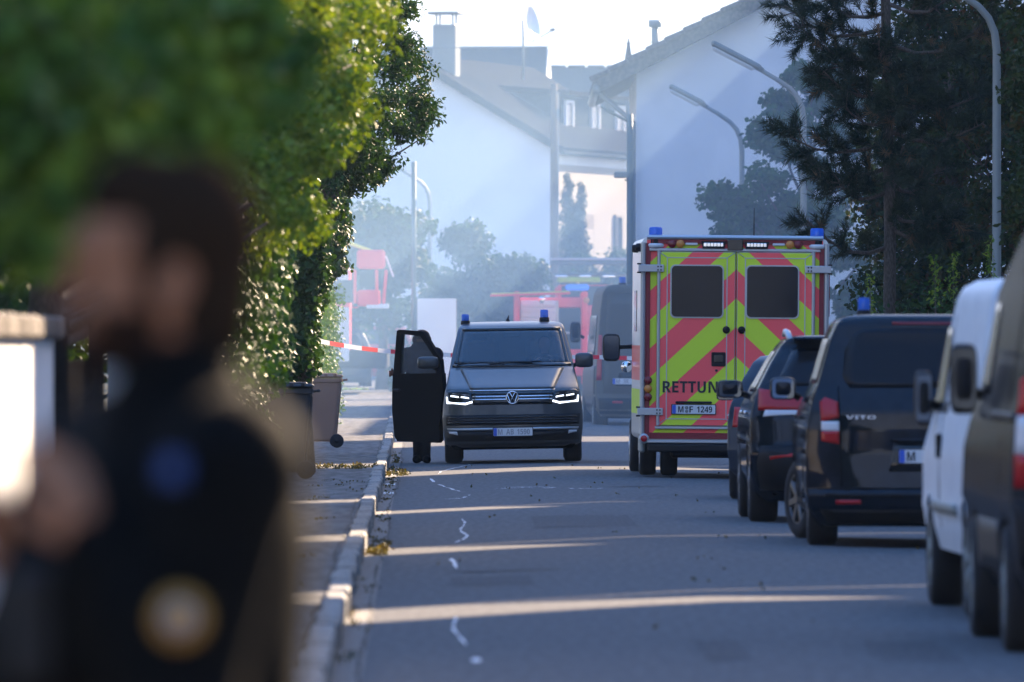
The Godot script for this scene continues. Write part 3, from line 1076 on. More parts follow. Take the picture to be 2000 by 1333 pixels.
	obj("wall", st, M.plaster, o)
	for s in [-1.0, 1.0]:
		st = new_st()
		var pts := [Vector3(-4.3, 9.6, 0), Vector3(3.95, 9.6, 0), Vector3(4.15, 6.0, s * 4.9), Vector3(-4.3, 6.0, s * 4.9)]
		poly(st, pts, Vector3(0, 1, s))
		var low := []
		for p in pts: low.append(p - Vector3(0, 0.2, 0))
		poly(st, low, Vector3(0, -1, -s))
		for i in 4: poly(st, [pts[i], pts[(i + 1) % 4], low[(i + 1) % 4], low[i]], (pts[i] + pts[(i + 1) % 4]) * 0.5 - (pts[0] + pts[2]) * 0.5)
		obj("roof", st, M.slate, o)
	o = thing("gabled_house", "far house of which only the dark blue tiled roof shows", "house", Vector3(3.6, rise(340), -352))
	st = new_st()
	bx(st, Vector3(0, 2.8, 0), Vector3(9, 6.2, 8), 0.0)
	obj("wall", st, M.plaster, o)
	st = new_st()
	prism(st, V([-4.6, 5.9, 4.6, 5.9, 0, 9.35]), 9.6, Transform3D(Basis(Vector3.UP, PI / 2), Vector3(-4.8, 0, 0)))
	obj("roof", st, M.slate, o)
	st = new_st()
	for i in 16: bx(st, Vector3(-4.6 + i * 0.6, 9.37, 0), Vector3(0.55, 0.09, 0.22), 0.02)
	tag(obj("ridge_tiles", st, M.slate, o), "", "", "", "stuff")
	# the tall white gable on the right
	g = rise(222)
	o = thing("gabled_house", "tall blank white gable with stepped verge behind the lamp posts", "house", Vector3(7.5, g, -222))
	ev = 6.6
	W = 5.07
	ap = ev + W * 0.525
	st = new_st()
	prism(st, V([-W, -0.3, W, -0.3, W, ev, 0, ap, -W, ev]), -13.0)
	obj("wall", st, M.plaster, o)
	roof_slab(o, Vector2(-W - 0.7, ev - 0.36), Vector2(0.0, ap + 0.005), -13.4, 0.5, 0.3, M.tile_dark)
	roof_slab(o, Vector2(0.003, ap + 0.005), Vector2(W + 0.7, ev - 0.36), -13.4, 0.5, 0.3, M.tile_dark)
	var ang := atan(0.525)
	for i in 16:
		var t := (i + 0.5) / 16.0
		st = new_st()
		bx(st, Vector3(lerpf(-W - 0.75, 0.0, t) - 0.15, lerpf(ev - 0.38, ap, t) + 0.25, 0.42), Vector3(0.42, 0.10, 0.3), 0.015, Basis(Vector3.BACK, ang - 0.09))
		obj("verge_tile", st, M.tile_dark, o)
	st = new_st(true)
	tube(st, [Vector3(-W - 0.78, ev - 0.3, 0.5), Vector3(-W - 0.78, ev - 0.3, -13)], 0.09, 8)
	tube(st, [Vector3(-W - 0.75, ev - 0.35, 0.2), Vector3(-W - 0.3, ev - 0.75, 0.12), Vector3(-W - 0.06, ev - 0.95, 0.12), Vector3(-W - 0.06, 0, 0.12)], 0.05, 8)
	obj("drainpipe", st, M.galv, o)
	st = new_st(true)
	var pv := Vector3(2.81 - 7.5, 6.95, -1.5)
	tube(st, [pv, pv + Vector3(0, 0.62, 0)], 0.07, 10)
	tube(st, [pv + Vector3(0, 0.6, 0), pv + Vector3(0, 0.74, 0)], 0.13, 10)
	obj("vent_pipe", st, M.galv, o)
	st = new_st(true)
	tube(st, [Vector3(2.28 - 7.5, 6.6, -0.5), Vector3(2.28 - 7.5, 7.3, -0.5)], [0.12, 0.012], 8)
	obj("finial", st, M.tile_dark, o)

func lamp_post(X: float, d: float, H: float, label: String, sx := -1.0, head := 0.75) -> void:
	var o := thing("street_lamp", label, "street lamp", Vector3(X, rise(d) + 0.05, -d), 0, "curved street lamps along the road")
	var st := new_st(true)
	var h := H - rise(d)
	tube(st, [Vector3(0, 0, 0), Vector3(0, 1.1, 0), Vector3(0, 1.15, 0), Vector3(0, h - 1.2, 0), Vector3(sx * 0.025, h - 0.98, 0), Vector3(sx * 0.1, h - 0.8, 0), Vector3(sx * 0.22, h - 0.66, 0), Vector3(sx * 0.45, h - 0.5, 0), Vector3(sx * 0.74, h - 0.33, 0)], [0.075, 0.075, 0.058, 0.05, 0.047, 0.045, 0.043, 0.04, 0.036], 12)
	obj("pole", st, M.galv, o)
	st = new_st()
	var a := Vector3(sx * 0.72, h - 0.33, 0)
	var dv := Vector3(sx * 0.88, 0.46, 0).normalized()
	var b := Basis(dv * sx, Vector3(0, 0, 1).cross(dv * sx).normalized(), Vector3(0, 0, 1))
	bx(st, a + dv * head * 0.5 + Vector3(0, 0.02, 0), Vector3(head, 0.10, 0.24), 0.03, b)
	bx(st, a + dv * 0.03, Vector3(0.16, 0.09, 0.12), 0.02, b)
	obj("lamp_housing", st, M.galv, o)
	st = new_st()
	bx(st, a + dv * (head * 0.52) - b.y * 0.065 + Vector3(0, 0.02, 0), Vector3(head * 0.84, 0.09, 0.2), 0.035, b)
	obj("lamp_cover", st, M.lamp_glass, o)

func lamps() -> void:
	lamp_post(4.39, 217, 6.42, "slim street lamp against the white gable, lowest of the row")
	lamp_post(4.95, 193, 6.52, "street lamp with shining head before the leafy tree", -1.0, 0.95)
	lamp_post(5.22, 163.5, 6.4, "street lamp whose head shows behind the pine branches")
	lamp_post(5.97, 140, 6.35, "nearest street lamp at right with its arch out of sight")
	lamp_post(-2.1, 290, 6.3, "distant street lamp left of the white gable")
	# wooden pole
	var o := thing("utility_pole", "tall pale wooden pole before the white gabled house", "pole", at(1082, 640, 280))
	var st := new_st(true)
	tube(st, [Vector3(0, -1.6, 0), Vector3(0, 6.0, 0)], [0.12, 0.085], 10)
	obj("pole", st, M.wood_pole, o)
	st = new_st(true)
	tube(st, [Vector3(0.1, -1.5, 0.05), Vector3(0.1, 5.8, 0.05)], 0.025, 6)
	obj("cable_pipe", st, M.galv, o)
	# dark pole with arm and floodlight
	o = thing("utility_pole", "dark pole with a short arm at the corner of the right gable", "pole", Vector3(2.23, rise(215), -215))
	st = new_st(true)
	tube(st, [Vector3(0, 0, 0), Vector3(0, 5.7, 0)], [0.075, 0.06], 10)
	tube(st, [Vector3(0, 5.55, 0), Vector3(-0.2, 5.65, 0), Vector3(-0.55, 5.85, 0)], 0.03, 6)
	obj("pole", st, M.galv_green, o)
	st = new_st()
	bx(st, Vector3(-0.17, 4.55, 0.05), Vector3(0.26, 0.12, 0.2), 0.02)
	bx(st, Vector3(-0.05, 4.45, 0.0), Vector3(0.1, 0.04, 0.06), 0.01)
	obj("floodlight", st, M.galv, o)
	o = thing("sign_post", "plain greenish post beside the far left street lamp", "post", Vector3(-2.16, rise(250), -250))
	st = new_st(true)
	tube(st, [Vector3.ZERO, Vector3(0, 5.2, 0)], 0.055, 10)
	obj("pole", st, M.galv_green, o)
	# wire
	st = new_st(true)
	var w := []
	for i in 13:
		var t := i / 12.0
		w.append(at(lerpf(700, 1560, t), lerpf(92, 62, t) + sin(t * PI) * 12.0, lerpf(282, 262, t)))
	tube(st, w, 0.012, 5)
	tag(obj("overhead_wire", st, M.galv, self), "thin overhead wire sagging across the bright sky", "wire")

# ---------------------------------------------------------------- trees and hedges
func tree(called: String, label: String, category: String, base: Vector3, top: Vector3, r: float, clumps: Array, size: float, cols: Array, lm: Material, mesh: Mesh, group := "", every := 3) -> Node3D:
	var o := thing(called, label, category, Vector3.ZERO, 0, group)
	var st := new_st(true)
	limbs(st, base, top, r, clumps, every)
	obj("trunk", st, M.bark, o)
	leaves(o, "crown", clumps, size, cols, lm, mesh)
	return o

func trees() -> void:
	var oval := leaf_mesh(0.36, 0.07)
	var slim := leaf_mesh(0.22, 0.05)
	var round_leaf := leaf_mesh(0.5, 0.08)
	var yellow := [Color(0.045, 0.085, 0.013), Color(0.1, 0.165, 0.022), Color(0.19, 0.25, 0.035), Color(0.24, 0.25, 0.045)]
	var green := [Color(0.02, 0.05, 0.012), Color(0.035, 0.08, 0.018), Color(0.06, 0.12, 0.025)]
	var dark := [Color(0.022, 0.044, 0.018), Color(0.036, 0.07, 0.026), Color(0.06, 0.105, 0.035)]
	# 1 the branches that hang over the wall close to the camera
	var cl := []
	for q in [[60, 60, 24], [220, 40, 25], [380, 70, 27], [520, 60, 30], [120, 180, 24], [300, 170, 26], [430, 190, 29], [40, 290, 23], [180, 270, 25], [20, 390, 24], [330, 250, 28], [100, 360, 26], [480, 130, 33], [250, 100, 29], [-60, 200, 24], [10, 130, 28], [380, -20, 28], [150, -40, 26], [500, -30, 32], [285, 15, 26], [290, 40, 29], [200, 330, 27], [420, 250, 31]]:
		var p := at(q[0], q[1], q[2])
		cl += cloud(p, Vector3(0.16, 0.13, 0.7), 9, 0.07, 34, 0.2)
	tree("garden_tree", "green tree hanging over the white wall, blurred close to the camera", "tree", Vector3(-3.6, 0, -27), Vector3(-3.0, 4.2, -27), 0.14, cl, 0.06, green + [Color(0.08, 0.14, 0.02), Color(0.14, 0.2, 0.025), Color(0.2, 0.25, 0.035)], M.leaf, oval, "", 16)
	# 2 yellow-green backlit tree further along
	cl = []
	for q in [[470, 60, 62], [560, 40, 70], [640, 30, 78], [700, 50, 84], [560, 140, 72], [640, 120, 80], [700, 130, 86], [480, 210, 68], [580, 230, 76], [655, 210, 82], [530, 310, 74], [600, 300, 78], [640, 290, 84], [560, 370, 80], [590, 390, 86], [480, 320, 70], [540, 420, 84], [720, 10, 88], [690, 190, 88], [575, 430, 90], [740, 20, 90], [610, -30, 74], [500, -40, 66]]:
		var p := at(q[0] - 18, q[1], q[2] + 4.0)
		cl += cloud(p, Vector3(0.26, 0.28, 1.2), 16, 0.14, 50, 0.2)
	tree("hornbeam_tree", "sunlit yellow-green tree leaning over the pavement from the left", "tree", Vector3(-3.4, 0, -78), Vector3(-2.9, 5.4, -78), 0.16, cl, 0.065, yellow, M.leaf, oval, "", 16)
	# 3 dark dense small-leaved tree, sharp against the haze
	cl = []
	for q in [[700, 40, 138], [760, 30, 140], [790, 80, 140], [730, 110, 138], [790, 140, 140], [820, 190, 141], [770, 200, 139], [840, 215, 141], [720, 200, 138], [690, 130, 137], [740, 270, 139], [790, 250, 140], [710, 300, 138], [680, 240, 137], [815, 120, 141], [640, 180, 138], [660, 300, 138], [735, 325, 140], [830, 240, 141], [640, 60, 138], [755, 330, 140], [745, -40, 140], [690, -60, 138], [785, -60, 140], [795, 20, 140], [640, 120, 138], [655, 215, 138], [640, 270, 138], [670, 335, 138], [700, 345, 139], [620, 330, 138], [735, 300, 139], [715, 250, 139], [700, 335, 139], [620, 220, 138], [660, 90, 138]]:
		var p := at(q[0] - 12, q[1], q[2])
		cl += cloud(p, Vector3(0.22, 0.22, 0.8), 16, 0.15, 62, 0.15)
	tree("ash_tree", "dark small-leaved tree jutting out in front of the white gable", "tree", Vector3(-3.7, 0.05, -139), Vector3(-3.1, 5.8, -139), 0.13, cl, 0.07, dark, M.leaf_gloss, slim, "", 16)
	# 4 ivy-clad trunk
	cl = []
	for i in 28:
		var y := 1.3 + i * 0.09
		cl.append([Vector3(-2.42 + 0.08 * sin(y * 3.0), y, -133), Vector3(0.24, 0.15, 0.5), 230])
	tree("ivy_clad_tree", "tall trunk wrapped in dark ivy between the hedges", "tree", Vector3(-2.45, 0.05, -133), Vector3(-2.42, 3.7, -133), 0.12, cl, 0.075, dark, M.leaf_gloss, round_leaf, "", 40)
	# 5 laurel hedge with shining leaves
	var o := thing("laurel_hedge", "tall laurel hedge with large shining leaves on the left", "hedge")
	cl = []
	for i in 170:
		var d := rng.randf_range(88, 112)
		var y := rng.randf_range(0.2, 3.3)
		cl.append([Vector3(kerb_x(d) - 1.25 + 0.28 * smoothstep(0.9, 1.8, y) + 0.1 * sin(d * 1.7 + y * 2.0) + rng.randf_range(-0.3, 0.06), y, -d), Vector3(0.18, 0.22, 0.5), 105])
	leaves(o, "foliage", cl, 0.085, [Color(0.02, 0.05, 0.016), Color(0.035, 0.075, 0.02), Color(0.07, 0.11, 0.02)], M.leaf_gloss, oval, 0.45, Vector3(0.5, 0.2, 0.3))
	var st := new_st(true)
	for i in 14: tube(st, [Vector3(kerb_x(90 + i * 1.6) - 1.5, 0, -90 - i * 1.6), Vector3(kerb_x(90 + i * 1.6) - 1.35, 2.8, -90.2 - i * 1.6)], [0.035, 0.015], 5)
	obj("stem", st, M.bark, o)
	# 6 ivy hedge
	o = thing("ivy_hedge", "dark ivy hedge behind the brown bin", "hedge")
	cl = []
	for i in 240:
		var d := rng.randf_range(113, 158)
		var y := rng.randf_range(0.15, 3.4)
		cl.append([Vector3(kerb_x(d) - lerpf(1.5, 1.08 + 0.32 * (1.0 - smoothstep(0.9, 1.5, y)), smoothstep(126.0, 134.0, d)) + 0.08 * sin(d * 1.3 + y * 3.0) + rng.randf_range(-0.25, 0.05), y, -d), Vector3(0.18, 0.22, 0.6), 76])
	for q in [[670, 360, 152], [660, 400, 152], [675, 430, 154], [650, 450, 151], [660, 480, 156], [640, 400, 150], [645, 350, 150], [625, 370, 148], [668, 520, 157], [630, 330, 148]]: cl += cloud(at(q[0] - 10, q[1], q[2]), Vector3(0.16, 0.2, 0.8), 8, 0.15, 76, 0.15)
	for i in 70:
		var d := rng.randf_range(136, 158)
		cl.append([Vector3(kerb_x(d) - 0.98 + rng.randf_range(-0.3, 0.08), rng.randf_range(2.2, 4.3), -d), Vector3(0.18, 0.22, 0.5), 90])
	leaves(o, "foliage", cl, 0.075, dark + [Color(0.06, 0.1, 0.03)], M.leaf_gloss, round_leaf, 0.45, Vector3(0.5, 0.2, 0.3))
	st = new_st(true)
	for i in 14: tube(st, [Vector3(kerb_x(114 + i * 2.6) - 1.5, 0, -114 - i * 2.6), Vector3(kerb_x(114 + i * 2.6) - 1.3, 3.0, -114.3 - i * 2.6)], [0.04, 0.02], 5)
	obj("stem", st, M.bark, o)
	# 7 bright green clipped hedge
	o = thing("clipped_hedge", "bright green clipped hedge where the barrier tape begins", "hedge")
	cl = []
	for i in 150:
		var d := rng.randf_range(169, 196)
		var y := rng.randf_range(0.2, 2.55)
		cl.append([Vector3(kerb_x(d) - 1.02 + rng.randf_range(-0.3, 0.03), y, -d), Vector3(0.16, 0.2, 0.6), 70])
	leaves(o, "foliage", cl, 0.07, [Color(0.05, 0.1, 0.015), Color(0.09, 0.17, 0.02), Color(0.15, 0.24, 0.03)], M.leaf, oval, 0.45, Vector3(0.5, 0.2, 0.3))
	st = new_st(true)
	for i in 12: tube(st, [Vector3(kerb_x(170 + i * 2.1) - 1.3, 0, -170 - i * 2.1), Vector3(kerb_x(170 + i * 2.1) - 1.2, 2.2, -170.3 - i * 2.1)], [0.03, 0.015], 5)
	obj("stem", st, M.bark, o)
	# left background behind the smoke
	cl = cloud(Vector3(-2.95, 3.6, -262), Vector3(1.0, 1.7, 1.2), 60, 0.4, 150, 0.3)
	tree("maple_tree", "hazy round tree at the far left behind the smoke", "tree", Vector3(-3.0, 0.4, -262), Vector3(-2.95, 4.6, -262), 0.14, cl, 0.15, green, M.leaf, oval, "", 6)
	cl = cloud(Vector3(-4.6, 3.2, -272), Vector3(1.5, 2.2, 1.4), 60, 0.5, 150, 0.3)
	tree("maple_tree", "second hazy tree mostly hidden behind the left hedge", "tree", Vector3(-4.6, 0.4, -272), Vector3(-4.6, 4.6, -272), 0.16, cl, 0.16, green, M.leaf, oval, "", 6)
	cl = cloud(Vector3(-0.75, 2.25, -268), Vector3(1.4, 1.7, 1.0), 120, 0.42, 210, 0.15) + cloud(Vector3(-1.08, 3.95, -268), Vector3(0.45, 0.72, 0.5), 26, 0.28, 150, 0.2) + cloud(Vector3(0.25, 2.9, -268), Vector3(0.8, 1.0, 0.6), 34, 0.33, 150, 0.2) + cloud(Vector3(-1.75, 2.4, -268), Vector3(0.7, 1.0, 0.6), 34, 0.33, 150, 0.2)
	tree("large_bush", "broad dark bush in the smoke before the white gable", "bush", Vector3(-0.8, 0.4, -268), Vector3(-0.9, 3.6, -268), 0.12, cl, 0.13, green, M.leaf, oval, "", 6)
	cl = cloud(Vector3(-2.1, 1.0, -258), Vector3(0.6, 0.6, 0.5), 20, 0.26, 150, 0.3)
	tree("low_bush", "low hazy bush beneath the far left lamp", "bush", Vector3(-2.1, 0.4, -258), Vector3(-2.1, 1.4, -258), 0.05, cl, 0.11, green, M.leaf, oval, "", 6)
	for q in [[1110, 345, 1.0, "taller"], [1133, 362, 0.9, "shorter"]]:
		cl = []
		var top := at(q[0], q[1], 290)
		for i in 26:
			var t := i / 25.0
			var rr: float = 0.08 + 0.55 * pow(t, 0.8) * q[2]
			cl.append([Vector3(top.x + rng.randf_range(-0.06, 0.06), lerpf(top.y - 0.05, 0.9, t), -290), Vector3(rr, 0.16, rr), 140 + 900 * t])
		tree("thuja", "%s of two pointed thujas by the sunny house wall" % q[3], "conifer", Vector3(top.x, 0.5, -290), Vector3(top.x, top.y - 0.3, -290), 0.06, cl, 0.09, dark, M.needle, slim, "", 40)
	cl = cloud(Vector3(2.45, 2.8, -286), Vector3(1.1, 1.5, 0.8), 44, 0.34, 150, 0.3)
	tree("low_bush", "leafy bush between the thujas and the dark pole", "bush", Vector3(2.4, 0.5, -286), Vector3(2.4, 3.6, -286), 0.08, cl, 0.11, green, M.leaf, oval, "", 6)
	# right: leafy tree in front of the tall gable
	cl = []
	for q in [[1590, 330, 205], [1560, 250, 205], [1530, 290, 206], [1640, 270, 206], [1680, 360, 207], [1620, 420, 205], [1560, 400, 205], [1500, 360, 205], [1480, 420, 206], [1440, 395, 206], [1405, 388, 206], [1530, 200, 207], [1600, 190, 207], [1660, 200, 207], [1700, 280, 207], [1490, 265, 206], [1640, 500, 206], [1570, 470, 205], [1450, 450, 206], [1700, 480, 207], [1510, 440, 206], [1690, 560, 207], [1650, 590, 206], [1560, 150, 207], [1640, 130, 208], [1440, 440, 206]]:
		var p := at(q[0], q[1], q[2])
		cl += cloud(p, Vector3(0.36, 0.3, 0.6), 11, 0.19, 66, 0.2)
	tree("maple_tree", "leafy tree standing in front of the tall white gable", "tree", Vector3(5.4, 0.2, -206), Vector3(5.4, 5.4, -206), 0.13, cl, 0.11, green, M.leaf, round_leaf, "", 10)
	# pine
	o = thing("pine_tree", "dark pine with bristling branches at right behind the ambulance", "pine tree", Vector3(4.72, 0.05, -142.5))
	st = new_st(true)
	var tb := Transform3D()
	tube(st, [Vector3(0, 0, 0), Vector3(0.02, 3, 0), Vector3(-0.04, 6, 0), Vector3(0, 8.6, 0)], [0.085, 0.075, 0.06, 0.025], 9)
	var tufts := []
	# branches: height at trunk, direction (x, z), length, lift
	var br := [[2.75, -1.0, 0.1, 1.05, 0.35], [3.0, 1.0, 0.3, 0.9, 0.1], [3.45, -1.0, 0.35, 0.75, 0.2], [3.6, 0.6, -0.8, 1.0, 0.1], [3.75, -0.9, -0.4, 1.2, 0.15], [4.05, -1.0, 0.2, 1.3, 0.1], [4.2, 0.9, 0.4, 1.3, 0.1], [4.4, -0.8, 0.6, 0.8, 0.2], [4.6, 1.0, -0.3, 1.4, 0.15], [4.75, -1.0, 0.0, 0.8, 0.2], [4.9, 0.5, 0.9, 1.2, 0.2], [5.0, -0.7, -0.7, 1.0, 0.2], [5.2, -1.0, 0.3, 1.25, 0.35], [5.3, 0.9, 0.1, 1.3, 0.3], [5.5, -0.9, -0.2, 1.35, 0.3], [5.7, -1.0, 0.5, 1.2, 0.4], [5.8, 0.8, 0.6, 1.2, 0.3], [6.1, -1.0, 0.1, 1.1, 0.4], [6.3, 0.9, -0.3, 1.1, 0.4], [6.7, -0.8, 0.4, 0.9, 0.4], [7.1, 0.7, 0.3, 0.8, 0.4], [7.5, -0.6, -0.3, 0.7, 0.4], [3.9, 0.2, 1.0, 0.9, 0.1], [4.5, 0.1, 1.0, 0.9, 0.1], [5.1, -0.2, 1.0, 0.9, 0.2], [3.2, 0.7, 0.7, 1.0, 0.0]]
	for b in br:
		var s := Vector3(0, b[0], 0)
		var dv := Vector3(b[1], 0, b[2]).normalized()
		var pts := [s]
		for k in range(1, 5):
			var t := k / 4.0
			pts.append(s + dv * b[3] * t + Vector3(0, b[4] * t * t - 0.16 * sin(t * PI), 0) + rdir() * 0.03)
		tube(st, pts, [0.032, 0.026, 0.02, 0.014, 0.008], 5, false)
		for k in range(1, 5):
			for j in (6 if k > 1 else 3):
				var p: Vector3 = pts[k].lerp(pts[k - 1], rng.randf())
				var td := (dv * rng.randf_range(0.2, 0.9) + rdir() * 0.7 + Vector3(0, 0.35, 0)).normalized()
				var L := rng.randf_range(0.12, 0.3) * (0.6 + 0.4 * t_of(k))
				tube(st, [p, p + td * L], [0.008, 0.004], 4, false)
				for q in 3: tufts.append([p + td * L * (0.4 + 0.25 * q), td])
	obj("trunk", st, M.bark, o)
	var buf := PackedFloat32Array()
	for q in tufts:
		var b := Basis(Quaternion(Vector3.UP, ((q[1] as Vector3) + rdir() * 0.35).normalized())) * Basis(Vector3.UP, rng.randf() * TAU) * Basis.from_scale(Vector3.ONE * rng.randf_range(0.2, 0.32))
		var p: Vector3 = q[0]
		var c := Color(0.018, 0.034, 0.024).lerp(Color(0.04, 0.056, 0.032), rng.randf())
		if rng.randf() < 0.03: c = Color(0.14, 0.09, 0.045)
		buf.append_array(PackedFloat32Array([b.x.x, b.y.x, b.z.x, p.x, b.x.y, b.y.y, b.z.y, p.y, b.x.z, b.y.z, b.z.z, p.z, c.r, c.g, c.b, 1.0]))
	var mm := MultiMesh.new()
	mm.transform_format = MultiMesh.TRANSFORM_3D
	mm.use_colors = true
	mm.mesh = tuft_mesh()
	mm.instance_count = tufts.size()
	mm.buffer = buf
	var mi := MultiMeshInstance3D.new()
	mi.name = "needles"
	mi.multimesh = mm
	mi.material_override = M.needle
	tag(mi, "", "", "", "stuff")
	o.add_child(mi)
	# dark trees at the right edge
	var rust := [Color(0.016, 0.03, 0.013), Color(0.025, 0.045, 0.016), Color(0.05, 0.06, 0.02), Color(0.10, 0.035, 0.016)]
	cl = cloud(Vector3(6.9, 4.2, -147), Vector3(1.6, 3.6, 1.3), 210, 0.36, 150, 0.2)
	tree("beech_tree", "dark tree with a few rusty leaves at the right edge", "tree", Vector3(7.0, 0.05, -147), Vector3(6.9, 6.6, -147), 0.16, cl, 0.085, rust, M.leaf, oval, "", 8)
	cl = cloud(Vector3(5.6, 2.3, -149), Vector3(0.95, 2.2, 0.9), 110, 0.32, 150, 0.2) + cloud(Vector3(5.35, 4.3, -151), Vector3(0.85, 2.6, 0.7), 90, 0.32, 150, 0.2) + cloud(Vector3(5.9, 5.2, -149.5), Vector3(0.9, 1.7, 0.8), 70, 0.32, 150, 0.2)
	tree("beech_tree", "dark leafy tree close behind the pine trunk", "tree", Vector3(5.8, 0.05, -149), Vector3(5.8, 5.6, -149), 0.12, cl, 0.085, rust, M.leaf, oval, "", 8)
	cl = []
	for q in [[1970, 60, 128], [1985, 170, 128], [1990, 300, 129], [1975, 400, 129], [1990, 480, 129], [1980, 120, 129], [1995, 240, 129], [2010, 380, 130], [2010, 80, 130]]:
		cl += cloud(at(q[0] + 6, q[1], q[2]), Vector3(0.16, 0.3, 0.5), 7, 0.13, 34, 0.2)
	tree("cherry_tree", "twigs with rusty leaves in front of the nearest street lamp", "tree", Vector3(6.9, 0.05, -129), Vector3(6.6, 5.4, -129), 0.09, cl, 0.075, rust, M.leaf, oval, "", 14)
	# dark hedge under the trees on the right
	o = thing("dark_hedge", "dark overgrown hedge under the trees on the right", "hedge")
	cl = []
	for i in 120:
		var d := rng.randf_range(133, 150)
		cl.append([Vector3(kerb_x(d) + 6.0 + rng.randf_range(0.0, 2.6), rng.randf_range(0.2, 2.15), -d), Vector3(0.3, 0.28, 0.4), 70])
	leaves(o, "foliage", cl, 0.08, dark, M.leaf, oval)
	st = new_st(true)
	for i in 8: tube(st, [Vector3(kerb_x(135 + i * 2) + 7.0, 0, -135 - i * 2), Vector3(kerb_x(135 + i * 2) + 7.1, 1.8, -135 - i * 2)], [0.04, 0.02], 5)
	obj("stem", st, M.bark, o)
	# sprigs that catch the sun
	for q in [[1826, 505, "left"], [1862, 500, "middle"], [1935, 470, "right"], [1700, 545, "lowest"]]:
		var p := at(q[0], q[1], 126)
		o = thing("tall_weed", "%s of the slim sprigs rising from the dark hedge" % q[2], "plant", Vector3(p.x, 0.05, p.z), 0, "sprigs above the parked vans")
		st = new_st(true)
		tube(st, [Vector3(0.05, 0, 0), Vector3(0.02, p.y * 0.6, 0), Vector3(0, p.y - 0.05, 0)], [0.012, 0.008, 0.003], 5)
		obj("stem", st, M.bark, o)
		cl = []
		for i in 12: cl.append([Vector3(rng.randf_range(-0.03, 0.03), p.y - 0.03 - i * 0.045, rng.randf_range(-0.03, 0.03)), Vector3(0.03 + 0.006 * i, 0.03, 0.03 + 0.006 * i), 9])
		leaves(o, "foliage", cl, 0.055, yellow, M.leaf, slim)

func surroundings() -> void:
	var oval := leaf_mesh(0.5, 0.05)
	var green := [Color(0.02, 0.045, 0.012), Color(0.03, 0.065, 0.016), Color(0.05, 0.1, 0.022)]
	# shrubs behind the white wall
	var cl := cloud(Vector3(-4.1, 2.3, -74), Vector3(0.9, 1.5, 9.0), 110, 0.45, 120, 0.2)
	tree("garden_shrub", "dark shrub growing up behind the white garden wall", "shrub", Vector3(-4.2, 0, -74), Vector3(-4.1, 3.0, -74), 0.07, cl, 0.1, green, M.leaf, oval, "", 14)
	cl = cloud(Vector3(-4.0, 2.5, -97), Vector3(0.9, 1.6, 6.0), 90, 0.45, 120, 0.2)
	tree("garden_shrub", "dark shrub behind the laurel hedge", "shrub", Vector3(-4.1, 0, -97), Vector3(-4.0, 3.0, -97), 0.07, cl, 0.1, green, M.leaf, oval, "", 14)
	# unseen trees at left and behind the camera, placed to darken reflections
	var i := 0
	for q in [[-7.5, -40, 9.0, 3.0], [-8.0, -62, 10.0, 3.2], [-8.5, -96, 9.0, 3.2], [-8.0, -120, 8.5, 3.0], [-8.5, -150, 8.0, 3.0], [-14.0, 40, 13.0, 5.5], [20.0, 44, 13.0, 5.5], [-7.0, -8, 9.0, 3.0]]:
		cl = cloud(Vector3(q[0], q[2] * 0.55, q[1]), Vector3(q[3], q[2] * 0.45, q[3]), 90, q[3] * 0.3, 130, 0.4)
		tree("unseen_tree", ["unseen garden tree behind the white wall", "unseen garden tree behind the dark gate", "unseen garden tree behind the laurel hedge", "unseen garden tree behind the black bin", "unseen garden tree behind the brown bin", "unseen far tree behind the camera, leftmost", "unseen far tree behind the camera, rightmost", "unseen tree on the left beside the camera"][i], "tree", Vector3(q[0], 0, q[1]), Vector3(q[0], q[2] * 0.75, q[1]), 0.2, cl, 0.32, green, M.leaf, oval, "unseen trees that darken reflections", 9)
		i += 1

func t_of(k: int) -> float:
	return k / 4.0

